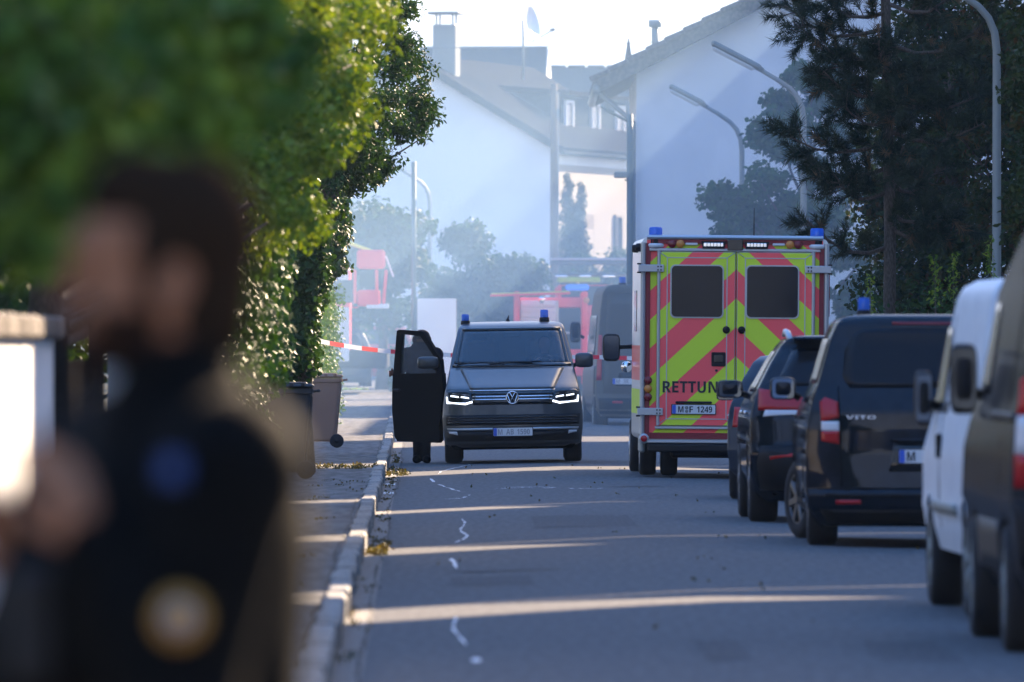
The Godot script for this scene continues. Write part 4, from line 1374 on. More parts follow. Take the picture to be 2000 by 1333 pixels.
# ---------------------------------------------------------------- the grey minivan with its door open, front towards us
func minivan() -> void:
	barrel = 0.0
	var o := thing("minivan", "dark grey minivan facing the camera with headlights on and a door open", "minivan", Vector3(0.02, 0.008, -151.7))
	o.rotation.z = 0.017
	var K := [[0.2, -0.16, -4.7, 0.80, 0.3, 0.1], [0.25, -0.05, -4.8, 0.90, 0.31, 0.15], [0.36, -0.01, -4.9, 0.925, 0.31, 0.15], [0.46, 0.0, -4.95, 0.935, 0.31, 0.15], [0.62, -0.005, -5.0, 0.94, 0.31, 0.15], [0.78, -0.03, -5.0, 0.925, 0.30, 0.15], [0.93, -0.08, -5.0, 0.905, 0.29, 0.15], [0.975, -0.13, -5.0, 0.895, 0.27, 0.15], [1.02, -0.24, -5.0, 0.885, 0.24, 0.15], [1.12, -0.55, -5.0, 0.865, 0.19, 0.15], [1.22, -0.85, -5.0, 0.845, 0.16, 0.15], [1.27, -1.02, -5.0, 0.835, 0.15, 0.15], [1.5, -1.33, -4.97, 0.79, 0.14, 0.15], [1.79, -1.73, -4.9, 0.715, 0.13, 0.15], [1.835, -1.86, -4.85, 0.69, 0.12, 0.15], [1.865, -2.1, -4.7, 0.645, 0.1, 0.12], [1.88, -2.5, -4.5, 0.55, 0.05, 0.1], [1.885, -2.9, -4.2, 0.4, 0.02, 0.05]]
	var hole := func(c: Vector3) -> bool: return c.y > 1.3 and c.y < 1.775 and absf(c.x) < lerpf(0.77, 0.655, (c.y - 1.3) / 0.475)
	obj("body", vbody(K, 60, [-1.0, -4.0], 0.345, hole), M.t6_paint, o)
	# windscreen with a dark frame
	for s in [1.0, -1.0]:
		panel("windscreen_frame", K, 0, V([s * 0.735, 1.29, s * 0.782, 1.29, s * 0.672, 1.79, s * 0.63, 1.79]), 0.006, M.gloss_black, o, 2, 8)
	panel("windscreen_frame", K, 0, V([-0.80, 1.27, 0.80, 1.27, 0.79, 1.315, -0.79, 1.315]), 0.009, M.gloss_black, o, 14, 2)
	panel("windscreen_frame", K, 0, V([-0.66, 1.765, 0.66, 1.765, 0.65, 1.8, -0.65, 1.8]), 0.009, M.gloss_black, o, 14, 2)
	panel("windscreen", K, 0, V([-0.78, 1.3, 0.78, 1.3, 0.665, 1.78, -0.665, 1.78]), 0.003, M.screen_tint, o, 14, 8)
	var st := new_st(true)
	for s in [1.0, -1.0]:
		tube(st, [vo(K, 0, s * 0.1 - 0.2, 1.285, 0.03), vo(K, 0, s * 0.1 - 0.5 * s, 1.31, 0.03), vo(K, 0, s * 0.1 - 0.66, 1.30, 0.03)], 0.011, 5)
	obj("wiper", st, M.black_trim, o)
	# cabin behind the glass
	st = new_st()
	bx(st, Vector3(0, 1.18, -1.45), Vector3(1.5, 0.16, 0.7), 0.05)
	obj("dashboard", st, M.under, o)
	for s in [-0.42, 0.42]:
		st = new_st()
		bx(st, Vector3(s, 1.3, -2.3), Vector3(0.48, 0.75, 0.16), 0.07)
		bx(st, Vector3(s, 1.69, -2.3), Vector3(0.26, 0.16, 0.1), 0.04)
		obj("seat", st, M.black_trim, o)
	st = new_st(true)
	tube(st, ring_pts(Vector3(0.42, 1.25, -1.75), Vector3.RIGHT, Vector3(0, 0.85, 0.5), 0.19, 20), 0.015, 6, false)
	obj("steering_wheel", st, M.black_trim, o)
	st = new_st()
	bx(st, Vector3(0, 1.70, -1.72), Vector3(0.24, 0.07, 0.03), 0.02)
	obj("inside_mirror", st, M.black_trim, o)
	# bonnet, raised a little
	panel("bonnet", K, 0, V([-0.56, 0.975, 0.56, 0.975, 0.7, 1.25, -0.7, 1.25]), 0.010, M.t6_paint, o, 16, 14)
	panel("bonnet_lip", K, 0, V([-0.57, 0.955, 0.57, 0.955, 0.57, 0.967, -0.57, 0.967]), 0.005, M.chrome, o, 16, 1)
	# grille
	panel("grille", K, 0, V([-0.53, 0.77, 0.53, 0.77, 0.55, 0.945, -0.55, 0.945]), 0.006, M.gloss_black, o, 16, 3)
	for y in [0.905, 0.878, 0.836, 0.798]:
		var f: bool = y in [0.878, 0.836] or y > 0.9
		panel("grille_bar", K, 0, V([-0.53, y - 0.006, 0.53, y - 0.006, 0.53, y + 0.006, -0.53, y + 0.006]), 0.016, (M.chrome if y in [0.878, 0.836] else M.black_trim) if f else M.black_trim, o, 16, 1)
	# emblem: ring with V over W
	var em := node("emblem", o, Vector3(0, 0.862, vp(K, 0, 0, 0.862).z + 0.035))
	st = new_st()
	disc(st, Vector3(0, 0, -0.02), 0.084, 0.012, Vector3.BACK, 24)
	obj("emblem_back", st, M.black_trim, em)
	st = new_st(true)
	tube(st, ring_pts(Vector3.ZERO, Vector3.RIGHT, Vector3.UP, 0.08, 28), 0.0085, 6, false)
	obj("emblem_ring", st, M.chrome, em)
	st = new_st(true)
	for l in [[-0.036, 0.068, 0.0, 0.006, 0.036, 0.068], [-0.066, 0.036, -0.032, -0.062, 0.0, 0.0, 0.032, -0.062, 0.066, 0.036]]:
		var pts := []
		for i in range(0, l.size(), 2): pts.append(Vector3(l[i], l[i + 1], 0))
		tube(st, pts, 0.0085, 6)
	obj("emblem_letters", st, M.chrome, em)
	# headlights
	for s in [1.0, -1.0]:
		var hl := node("headlight", o)
		var pts := V([s * 0.515, 0.80, s * 0.62, 0.765, s * 0.875, 0.79, s * 0.885, 0.955, s * 0.83, 0.965, s * 0.55, 0.935])
		panel("lens", K, 0, pts, 0.008, M.gloss_black, hl, 10, 6)
		panel("running_light", K, 0, V([s * 0.53, 0.79, s * 0.62, 0.772, s * 0.62, 0.80, s * 0.535, 0.82]), 0.014, M.led, hl, 5, 2)
		panel("running_light", K, 0, V([s * 0.62, 0.770, s * 0.87, 0.792, s * 0.87, 0.818, s * 0.62, 0.797]), 0.014, M.led, hl, 8, 2)
		panel("running_light", K, 0, V([s * 0.848, 0.805, s * 0.872, 0.805, s * 0.878, 0.88, s * 0.86, 0.88]), 0.014, M.led, hl, 3, 3)
		for q in [[0.63, 0.868], [0.765, 0.884]]:
			panel("lamp_insert", K, 0, V([s * (q[0] - 0.055), q[1] - 0.016, s * (q[0] + 0.055), q[1] - 0.014, s * (q[0] + 0.05), q[1] + 0.016, s * (q[0] - 0.05), q[1] + 0.014]), 0.014, M.led, hl, 4, 2)
			panel("lamp_housing", K, 0, V([s * (q[0] - 0.06), q[1] + 0.03, s * (q[0] + 0.06), q[1] + 0.032, s * (q[0] + 0.055), q[1] + 0.04, s * (q[0] - 0.055), q[1] + 0.038]), 0.013, M.chrome, hl, 4, 1)
		# fog lamp and side vent
		panel("fog_lamp", K, 0, V([s * 0.73, 0.375, s * 0.84, 0.38, s * 0.85, 0.42, s * 0.74, 0.42]), 0.012, M.tail_white, o, 4, 2)
	panel("lower_intake", K, 0, V([-0.88, 0.5, 0.88, 0.5, 0.90, 0.635, -0.90, 0.635]), 0.006, M.black_trim, o, 18, 3)
	for y in [0.535, 0.57, 0.605]: panel("intake_bar", K, 0, V([-0.85, y - 0.006, 0.85, y - 0.006, 0.85, y + 0.006, -0.85, y + 0.006]), 0.014, M.gloss_black, o, 16, 1)
	panel("chrome_strip", K, 0, V([-0.86, 0.435, 0.86, 0.435, 0.87, 0.462, -0.87, 0.462]), 0.014, M.alu, o, 18, 1)
	panel("lower_grille", K, 0, V([-0.88, 0.29, 0.88, 0.29, 0.89, 0.425, -0.89, 0.425]), 0.006, M.black_trim, o, 18, 2)
	plate(o, Vector3(0, 0.405, 0.02), Basis.IDENTITY, [["M", -0.17, 0.06], ["AB", -0.04, 0.1], ["1590", 0.14, 0.17]], M.ink_grey)
	st = new_st()
	bx(st, Vector3(0, 0.42, -2.5), Vector3(1.66, 0.5, 4.4), 0.05)
	obj("underbody", st, M.under, o)
	wheel(o, Vector3(-0.80, 0.328, -1.0), 0.34, 0.235, M.alu)
	wheel(o, Vector3(0.80, 0.328, -1.0), 0.34, 0.235, M.alu)
	wheel(o, Vector3(-0.80, 0.328, -4.0), 0.34, 0.235, M.alu)
	wheel(o, Vector3(0.80, 0.328, -4.0), 0.34, 0.235, M.alu)
	mirror(o, Vector3(0.975, 1.345, -1.25), Vector3(0.25, 0.2, 0.16), Vector3(-0.16, -0.08, 0.02), M.t6_paint, -0.9)
	beacon(o, Vector3(-0.62, 1.868, -2.2), 0.05, 0.12)
	beacon(o, Vector3(0.45, 1.888, -2.4), 0.055, 0.145)
	st = new_st(true)
	tube(st, [Vector3(-0.045, 1.885, -3.2), Vector3(-0.045, 1.91, -3.2), Vector3(-0.03, 1.965, -3.25)], [0.035, 0.02, 0.006], 8)
	obj("aerial", st, M.black_trim, o)
	panel("side_window", K, 2, V([-4.6, 1.3, -1.7, 1.3, -2.1, 1.72, -4.6, 1.72]), 0.004, M.glass_side, o)
	panel("side_window", K, 3, V([-4.6, 1.3, -2.5, 1.3, -2.5, 1.72, -4.6, 1.72]), 0.004, M.glass_side, o)
	# the open door, swung on its hinge at the front
	var dr := node("open_door", o, Vector3(-0.905, 0, -1.28))
	dr.rotation.y = deg_to_rad(129.5)   # local +x runs from hinge to free edge
	var panel_pts := V([0.02, 1.2, 0.0, 0.95, 0.05, 0.76, 0.06, 0.62, 0.1, 0.5, 0.09, 0.3, 0.14, 0.262, 1.0, 0.285, 1.06, 0.36, 1.1, 0.7, 1.09, 1.0, 1.07, 1.2])
	st = new_st()
	prism(st, panel_pts, 0.07, Transform3D(Basis.IDENTITY, Vector3(0, 0, -0.035)))
	obj("door_panel", st, M.door_shaded, dr)
	st = new_st()
	for l in [[0.03, 1.2, 0.05, 1.38, 0.12, 1.42, 0.15, 1.2], [0.05, 1.38, 0.42, 1.765, 0.48, 1.705, 0.12, 1.36], [0.42, 1.765, 0.93, 1.795, 0.98, 1.74, 0.48, 1.705], [0.93, 1.795, 0.98, 1.78, 1.07, 1.2, 0.93, 1.2, 0.87, 1.735]]:
		prism(st, V(l), 0.055, Transform3D(Basis.IDENTITY, Vector3(0, 0, -0.0275)))
	obj("window_frame", st, M.door_shaded, dr)
	st = new_st()
	prism(st, V([0.12, 1.19, 0.94, 1.19, 0.88, 1.735, 0.48, 1.71, 0.13, 1.38]), 0.005)
	obj("door_glass", st, M.door_pane, dr)
	st = new_st()
	bx(st, Vector3(0.98, 0.98, -0.05), Vector3(0.16, 0.04, 0.04), 0.015)
	obj("handle", st, M.black_trim, dr)
	mirror(o, Vector3(-1.13, 1.345, -1.32), Vector3(0.29, 0.165, 0.16), Vector3(0.12, -0.09, -0.05), M.t6_paint, -0.9)

# ---------------------------------------------------------------- the ambulance seen from behind
const AW := 1.12

func amb_image() -> Image:
	var W := 896
	var H := 1024
	var im := Image.create(W, H, false, Image.FORMAT_RGB8)
	var lime := lin(0.60, 0.74, 0.03)
	var red := lin(1.0, 0.10, 0.10)
	for j in H:
		var y := 2.86 - 2.5 * j / H        # metres
		for i in W:
			var x := -AW + 2.0 * AW * i / W
			var s := (2.45 - y) - 0.93 * absf(x - 0.015)  # distance down the centre line
			var ph := fposmod(s + 0.035, 0.696)
			im.set_pixel(i, j, red if ph < 0.35 else lime)
	return im

func face_quad(st: SurfaceTool, x0: float, y0: float, x1: float, y1: float, z: float) -> void:
	# a sheet on the rear with planar texture coordinates
	var v := func(x: float, y: float) -> void:
		st.set_uv(Vector2((x + AW) / (2.0 * AW), (2.86 - y) / 2.5))
		st.add_vertex(Vector3(-x, y, z))
	for t in [[x0, y0], [x1, y1], [x1, y0], [x0, y0], [x0, y1], [x1, y1]]: v.call(t[0], t[1])

func ambulance() -> void:
	barrel = 0.0
	var X0 := 2.663
	# local: front is +z, the rear face lies at z = 0; turned so that the rear faces the camera (local x points left)
	var o := thing("ambulance", "box-bodied ambulance in red and lime chevrons seen from behind", "ambulance", Vector3(X0, 0.0, -136.8), PI + deg_to_rad(0.9))
	o.rotation.z = 0.008
	var m := mat("chevrons", Color.WHITE, 0.6)
	m.albedo_texture = ImageTexture.create_from_image(amb_image())
	m.texture_repeat = false
	var st := new_st()
	prism(st, rounded(-AW, 0.42, AW, 2.86, 0.07, 5), 4.2, Transform3D(Basis.IDENTITY, Vector3(0, 0, 0.02)))
	obj("box_body", st, M.amb_white, o)
	# rear sheet: chevron skin around the doors
	st = new_st()
	face_quad(st, -1.06, 0.46, 1.06, 2.83, 0.014)
	obj("rear_skin", st, m, o)
	st = new_st()
	# maroon edge
	for s in [-1.0, 1.0]: bx(st, Vector3(s * 1.045, 1.61, 0.004), Vector3(0.055, 2.36, 0.012), 0.0)
	bx(st, Vector3(0, 2.815, 0.004), Vector3(2.0, 0.06, 0.012), 0.0)
	bx(st, Vector3(0, 0.475, 0.004), Vector3(2.03, 0.075, 0.014), 0.0)
	obj("maroon_border", st, M.maroon, o)
	st = new_st()
	for s in [-1.0, 1.0]:
		tube(st, [Vector3(s * 1.105, 0.5, 0.0), Vector3(s * 1.105, 2.8, 0.0)], 0.03, 8)
	tube(st, [Vector3(-1.06, 2.865, 0.0), Vector3(1.06, 2.865, 0.0)], 0.028, 8)
	bx(st, Vector3(0, 0.405, -0.01), Vector3(2.2, 0.035, 0.06), 0.008)
	bx(st, Vector3(0, 2.715, -0.015), Vector3(2.06, 0.035, 0.03), 0.006)
	bx(st, Vector3(0, 0.575, -0.015), Vector3(1.9, 0.035, 0.03), 0.006)
	obj("frame_profile", st, M.alu, o)
	for s in [-1.0, 1.0]:
		# s = -1 is the door at the left of the picture: picture x = -local x
		var d := node("rear_door", o)
		var x0 := -0.915 if s < 0 else 0.025
		var x1 := 0.005 if s < 0 else 0.945
		st = new_st()
		bx(st, Vector3(-(x0 + x1) / 2, 1.645, -0.012), Vector3(x1 - x0, 2.09, 0.04), 0.004)
		obj("door_slab", st, M.alu, d)
		st = new_st()
		face_quad(st, x0 + 0.006, 0.605, x1 - 0.006, 2.685, -0.036)
		obj("door_skin", st, m, d)
		st = new_st()
		var xe := x0 + 0.0 if s < 0 else x1
		tube(st, [Vector3(-xe - s * 0.0, 0.6, -0.03), Vector3(-xe, 2.7, -0.03)], 0.022, 8)
		obj("hinge_tube", st, M.alu, d)
		# thin pressed lines
		st = new_st()
		for q in [[x0 + 0.1, 0.68, x0 + 0.1, 2.62], [x1 - 0.1, 0.68, x1 - 0.1, 2.62]]:
			bx(st, Vector3(-q[0], (q[1] + q[3]) / 2, -0.038), Vector3(0.011, q[3] - q[1], 0.006), 0.0)
		for y in [0.68, 2.62]: bx(st, Vector3(-(x0 + x1) / 2, y, -0.0385), Vector3(x1 - x0 - 0.2, 0.011, 0.006), 0.0)
		for sx in [0, 1]:
			for sy in [0, 1]:
				var a := Vector3(-(x0 if sx == 0 else x1), 0.61 if sy == 0 else 2.69, -0.038)
				var b := Vector3(-(x0 + 0.1 if sx == 0 else x1 - 0.1), 0.68 if sy == 0 else 2.62, -0.038)
				tube(st, [a, b], 0.005, 4)
		obj("pressed_line", st, M.alu, d)
		var wx := -0.456 if s < 0 else 0.452
		st = new_st()
		prism(st, rounded(-0.322, -0.322, 0.322, 0.322, 0.06), 0.012, Transform3D(Basis.IDENTITY, Vector3(-wx, 2.215, -0.05)))
		obj("window_seal", st, M.alu, d)
		st = new_st()
		prism(st, rounded(-0.306, -0.306, 0.306, 0.306, 0.05), 0.008, Transform3D(Basis.IDENTITY, Vector3(-wx, 2.215, -0.056)))
		obj("window", st, M.glass_dark, d)
		st = new_st(true)
		var kx := -0.10 if s < 0 else 0.085
		disc(st, Vector3(-kx, 1.755, -0.036), 0.045, 0.03, Vector3.FORWARD, 16)
		disc(st, Vector3(-kx, 1.755, -0.062), 0.024, 0.02, Vector3.FORWARD, 12)
		obj("door_knob", st, M.black_trim, d)
		for y in [2.49, 0.765]:
			var h := node("hinge", o)
			var px := -1.01 if s < 0 else 1.0
			st = new_st()
			bx(st, Vector3(-px, y, -0.062), Vector3(0.31, 0.088, 0.02), 0.006)
			obj("strap", st, M.alu, h)
			st = new_st()
			for e in [-1, 1]: bx(st, Vector3(-(px + s * 0.145), y + e * 0.052, -0.055), Vector3(0.05, 0.02, 0.03), 0.004)
			for ex in [-1, 1]:
				for ey in [-1, 1]: disc(st, Vector3(-(px - s * 0.10 + ex * 0.018), y + ey * 0.02, -0.072), 0.011, 0.004, Vector3.FORWARD, 8)
			obj("bolt", st, M.ink, h)
	# handle recess, lock
	st = new_st()
	prism(st, rounded(-0.085, -0.085, 0.085, 0.085, 0.015), 0.008, Transform3D(Basis.IDENTITY, Vector3(0.19, 1.4, -0.046)))
	obj("handle_recess", st, M.black_trim, o)
	st = new_st()
	bx(st, Vector3(0.19, 1.41, -0.05), Vector3(0.11, 0.09, 0.012), 0.01)
	obj("handle", st, M.gloss_black, o)
	st = new_st(true)
	disc(st, Vector3(0.215, 1.265, -0.036), 0.016, 0.012, Vector3.FORWARD, 10)
	obj("lock", st, M.ink, o)
	var back := Basis(Vector3.UP, PI)
	letters(o, "lettering", "RETTUNGS", 0.14, 0.9, Vector3(0.41, 1.065, -0.040), back, M.ink)
	letters(o, "lettering", "DIENST", 0.14, 0.64, Vector3(-0.42, 1.065, -0.040), back, M.ink)
	plate(o, Vector3(0.485, 0.795, -0.045), back, [["M", -0.155, 0.065], ["F", -0.03, 0.045], ["1249", 0.13, 0.185]], M.ink)
	st = new_st(true)
	disc(st, Vector3(0.485 + 0.085, 0.815, -0.064), 0.022, 0.004, Vector3.FORWARD, 12)
	disc(st, Vector3(0.485 + 0.085, 0.772, -0.064), 0.02, 0.004, Vector3.FORWARD, 12)
	obj("plate_seal", st, M.galv, o)
	st = new_st()
	bx(st, Vector3(0.485, 0.878, -0.055), Vector3(0.44, 0.03, 0.04), 0.01)
	obj("plate_lamp", st, M.black_trim, o)
	# lights along the top
	for s in [-1.0, 1.0]:
		for q in [[0.76, "dark_red_lens"], [0.66, "amber"]]:
			st = new_st(true)
			disc(st, Vector3(s * q[0], 2.785, -0.004), 0.05, 0.03, Vector3.FORWARD, 16)
			obj("round_lamp", st, M[q[1]], o)
		st = new_st()
		bx(st, Vector3(s * 0.525, 2.785, -0.012), Vector3(0.15, 0.03, 0.02), 0.008)
		obj("marker_lamp", st, M.tail_white, o)
		var wl := node("work_lamp", o)
		st = new_st()
		prism(st, V([-0.15, 0.04, 0.15, 0.04, 0.13, -0.045, -0.13, -0.045]), -0.05, Transform3D(Basis.IDENTITY, Vector3(s * 0.26, 2.78, 0.006)))
		obj("lamp_case", st, M.black_trim, wl)
		st = new_st()
		for i in 6: bx(st, Vector3(s * 0.26 - 0.1 + i * 0.04, 2.778, -0.048), Vector3(0.036, 0.045, 0.01), 0.006)
		obj("lamp_glass", st, M.chrome, wl)
		beacon(o, Vector3(s * (0.955 if s > 0 else 0.99), 2.80, 0.09), 0.08, 0.185)
		st = new_st(true)
		lathe(st, [Vector2(0, -0.06), Vector2(0.1, -0.05), Vector2(0.115, -0.02), Vector2(0.1, 0.0), Vector2(0, 0)], Transform3D(Basis.IDENTITY, Vector3(s * (0.955 if s > 0 else 0.99), 2.79, 0.06)), 18)
		obj("beacon_foot", st, M.plate_white, o)
	st = new_st()
	bx(st, Vector3(0, 2.78, -0.02), Vector3(0.19, 0.14, 0.05), 0.01)
	obj("rear_camera", st, M.gloss_black, o)
	# tail lamps in the corner posts
	for s in [-1.0, 1.0]:
		for q in [[1.14, "dark_red_lens"], [1.04, "amber"], [0.94, "dark_red_lens"]]:
			st = new_st(true)
			disc(st, Vector3(s * 1.035, q[0], -0.002), 0.048, 0.035, Vector3.FORWARD, 16)
			obj("tail_lamp", st, M[q[1]], o)
		st = new_st(true)
		disc(st, Vector3(s * 1.08, 0.44, -0.02), 0.062, 0.02, Vector3.FORWARD, 16)
		obj("lamp_ring", st, M.alu, o)
		st = new_st(true)
		disc(st, Vector3(s * 1.08, 0.44, -0.04), 0.04, 0.015, Vector3.FORWARD, 14)
		obj("fog_lamp", st, M.tail_red, o)
	# bumper and underside
	st = new_st()
	bx(st, Vector3(0, 0.33, 0.02), Vector3(2.08, 0.1, 0.14), 0.02)
	bx(st, Vector3(-0.1, 0.27, 0.4), Vector3(1.7, 0.12, 0.3), 0.03)
	tube(st, [Vector3(-0.1, 0.24, 0.1), Vector3(-0.1, 0.24, -0.12)], 0.03, 8)
	obj("bumper", st, M.black_trim, o)
	st = new_st()
	bx(st, Vector3(0, 0.42, 2.2), Vector3(1.9, 0.2, 4.0), 0.03)
	obj("underbody", st, M.under, o)
	st = new_st()
	for s in [-1.0, 1.0]:
		bx(st, Vector3(s * 1.09, 0.39, 0.62), Vector3(0.06, 0.24, 1.1), 0.02)
	obj("skirt", st, M.galv, o)
	for x in [1.0, 0.74, -0.74, -1.0]: wheel(o, Vector3(x, 0.32, 1.3), 0.335, 0.2, M.alu, 6)
	for x in [1.02, -1.02]: wheel(o, Vector3(x, 0.32, 5.0), 0.335, 0.2, M.alu, 6)
	# cab
	var K := [[0.35, 6.2, 4.2, 0.95, 0.3, 0.0], [0.6, 6.25, 4.2, 1.0, 0.3, 0.0], [1.1, 6.15, 4.2, 1.0, 0.3, 0.0], [1.25, 5.9, 4.2, 0.99, 0.25, 0.0], [1.35, 5.5, 4.2, 0.97, 0.2, 0.0], [2.2, 4.8, 4.2, 0.86, 0.12, 0.0], [2.35, 4.6, 4.2, 0.8, 0.1, 0.0], [2.4, 4.4, 4.2, 0.7, 0.0, 0.0]]
	obj("cab", vbody(K, 24, [5.0], 0.335), M.amb_white, o)
	for f in [2, 3]: panel("cab_window", K, f, V([4.35, 1.4, 5.3, 1.4, 4.8, 2.1, 4.35, 2.1]), 0.005, M.glass_side, o)
	panel("windscreen", K, 0, V([-0.85, 1.4, 0.85, 1.4, 0.75, 2.15, -0.75, 2.15]), 0.005, M.glass_dark, o)
	mirror(o, Vector3(1.36, 1.53, 4.9), Vector3(0.22, 0.35, 0.12), Vector3(-0.35, 0.02, 0.1), M.black_trim, -1.0)
	mirror(o, Vector3(-1.36, 1.53, 4.9), Vector3(0.22, 0.35, 0.12), Vector3(0.35, 0.02, 0.1), M.black_trim, -1.0)
	st = new_st(true)
	disc(st, Vector3(1.17, 1.29, 4.95), 0.07, 0.06, Vector3.FORWARD, 14)
	obj("small_mirror", st, M.chrome, o)
	# stripes and lamps along the left side
	st = new_st()
	bx(st, Vector3(AW + 0.003, 1.35, 2.1), Vector3(0.006, 0.42, 3.9), 0.0)
	obj("side_stripe", st, M.fire_red, o)
	st = new_st()
	bx(st, Vector3(AW + 0.003, 0.88, 2.1), Vector3(0.006, 0.3, 3.9), 0.0)
	obj("side_stripe", st, M.lime, o)
	st = new_st()
	bx(st, Vector3(AW + 0.003, 1.98, 2.6), Vector3(0.008, 0.5, 1.0), 0.0)
	obj("side_window", st, M.glass_dark, o)
	for z in [0.15, 1.9]:
		st = new_st(true)
		disc(st, Vector3(AW, 2.74, z), 0.05, 0.07, Vector3(1, 0, 0), 12)
		obj("side_lamp", st, M.black_trim, o)
	st = new_st()
	bx(st, Vector3(-AW - 0.05, 2.23, 1.6), Vector3(0.05, 0.62, 0.9), 0.01)
	obj("open_side_hatch", st, M.maroon, o)
	st = new_st(true)
	tube(st, [Vector3(-0.27, 2.85, 1.2), Vector3(-0.27, 2.92, 1.2), Vector3(-0.27, 3.24, 1.2)], [0.02, 0.008, 0.004], 6)
	obj("aerial", st, M.black_trim, o)

# ---------------------------------------------------------------- parked vehicles, all seen from behind (local z = 0 is the rear)
func black_van() -> void:
	barrel = 0.035
	var o := thing("black_van", "black people carrier with a blue beacon on its roof", "van", Vector3(3.31, -0.03, -90.8), PI + deg_to_rad(0.35))
	var K := [[0.16, 4.85, 0.2, 0.8, 0.2, 0.12], [0.2, 4.98, 0.12, 0.86, 0.25, 0.16], [0.3, 5.05, 0.02, 0.93, 0.28, 0.2], [0.43, 5.08, 0.0, 0.955, 0.28, 0.2], [0.445, 5.08, 0.05, 0.955, 0.28, 0.2], [0.6, 5.08, 0.075, 0.955, 0.28, 0.14], [0.75, 5.08, 0.095, 0.955, 0.28, 0.12], [0.95, 5.0, 0.095, 0.945, 0.28, 0.12], [1.08, 4.6, 0.105, 0.92, 0.2, 0.12], [1.2, 4.1, 0.15, 0.89, 0.18, 0.12], [1.3, 3.85, 0.2, 0.855, 0.15, 0.12], [1.65, 3.2, 0.32, 0.755, 0.12, 0.12], [1.78, 2.95, 0.34, 0.70, 0.1, 0.12], [1.82, 2.8, 0.36, 0.66, 0.1, 0.12], [1.85, 2.5, 0.44, 0.58, 0.05, 0.1], [1.86, 2.2, 0.7, 0.4, 0.02, 0.05]]
	obj("body", vbody(K, 50, [1.0, 4.1], 0.33), M.black_paint, o)
	panel("rear_window", K, 1, V([-0.66, 1.34, -0.60, 1.27, 0.60, 1.27, 0.66, 1.34, 0.64, 1.56, 0.57, 1.7, 0.5, 1.745, -0.5, 1.745, -0.57, 1.7, -0.64, 1.56]), 0.006, M.glass_dark, o, 14, 10)
	for s in [1.0, -1.0]:
		var tl := node("tail_light", o)
		panel("lens", K, 1, V([s * 0.69, 1.02, s * 0.83, 1.0, s * 0.84, 1.15, s * 0.80, 1.19, s * 0.70, 1.16]), 0.014, M.tail_red, tl, 5, 5)
		panel("lens", K, 1, V([s * 0.69, 0.925, s * 0.83, 0.925, s * 0.83, 1.0, s * 0.69, 1.0]), 0.014, M.tail_white, tl, 5, 4)
		panel("lens", K, 1, V([s * 0.69, 0.825, s * 0.83, 0.835, s * 0.83, 0.925, s * 0.69, 0.925]), 0.014, M.tail_red, tl, 5, 4)
		panel("reflector", K, 1, V([s * 0.52, 0.345, s * 0.72, 0.345, s * 0.72, 0.375, s * 0.52, 0.375]), 0.006, M.tail_red, o, 5, 1)
		panel("side_window", K, 2 if s > 0 else 3, V([0.7, 1.3, 3.6, 1.3, 3.1, 1.66, 0.7, 1.66]), 0.004, M.glass_side, o)
		mirror(o, Vector3(s * 1.035, 1.25, 3.7), Vector3(0.22, 0.19, 0.13), Vector3(-s * 0.14, -0.08, 0.02), M.black_paint, -0.95)
		for z in [1.0, 4.1]:
			var w := wheel(o, Vector3(s * 0.80, 0.33, z), 0.335, 0.24, M.alloy, 7)
			if z > 2.0: w.rotation.y = 0.3
		var st0 := new_st()
		for z in [2.2, 3.3]: bx(st0, Vector3(s * (vk(K, 1.03)[3] + 0.012), 1.02, z), Vector3(0.03, 0.03, 0.16), 0.01)
		obj("door_handle", st0, M.black_paint, o)
	panel("tailgate_seam", K, 1, V([-0.86, 0.46, 0.86, 0.46, 0.86, 0.47, -0.86, 0.47]), 0.004, M.under, o, 14, 1)
	panel("plate_recess", K, 1, V([-0.385, 0.6, 0.295, 0.6, 0.255, 0.83, -0.345, 0.83]), 0.003, M.gloss_black, o, 8, 3)
	for s in [-1.0, 1.0]: panel("tailgate_gap", K, 1, V([s * 0.668, 0.48, s * 0.678, 0.48, s * 0.70, 1.28, s * 0.69, 1.28]), 0.003, M.under, o, 1, 8)
	panel("plate_strip", K, 1, V([-0.46, 0.845, 0.28, 0.845, 0.28, 0.862, -0.46, 0.862]), 0.014, M.black_paint, o, 8, 1)
	var ws := new_st(true)
	tube(ws, [vo(K, 1, 0.0, 1.26, 0.03), vo(K, 1, -0.02, 1.30, 0.035), vo(K, 1, -0.42, 1.33, 0.03)], 0.01, 5)
	obj("rear_wiper", ws, M.black_trim, o)
	panel("brake_light", K, 1, V([-0.26, 1.775, 0.26, 1.775, 0.26, 1.795, -0.26, 1.795]), 0.008, M.dark_red_lens, o, 6, 1)
	panel("bumper_step", K, 1, V([-0.80, 0.40, 0.80, 0.40, 0.80, 0.425, -0.80, 0.425]), 0.006, M.black_trim, o, 14, 1)
	panel("bumper_skirt", K, 1, V([-0.78, 0.19, 0.78, 0.19, 0.84, 0.3, -0.84, 0.3]), 0.006, M.black_trim, o, 14, 3)
	var back := Basis(Vector3.UP, PI)
	plate(o, Vector3(-0.045, 0.722, 0.075), back, [["M", -0.165, 0.065], ["W", -0.02, 0.075], ["2105", 0.15, 0.17]], M.ink)
	letters(o, "badge", "VITO", 0.03, 0.24, Vector3(0.52, 1.035, 0.085), back, M.chrome)
	var st := new_st()
	bx(st, Vector3(0, 0.34, 2.6), Vector3(1.6, 0.3, 4.6), 0.05)
	obj("underbody", st, M.under, o)
	beacon(o, Vector3(0.44, 1.855, 1.6), 0.048, 0.14)

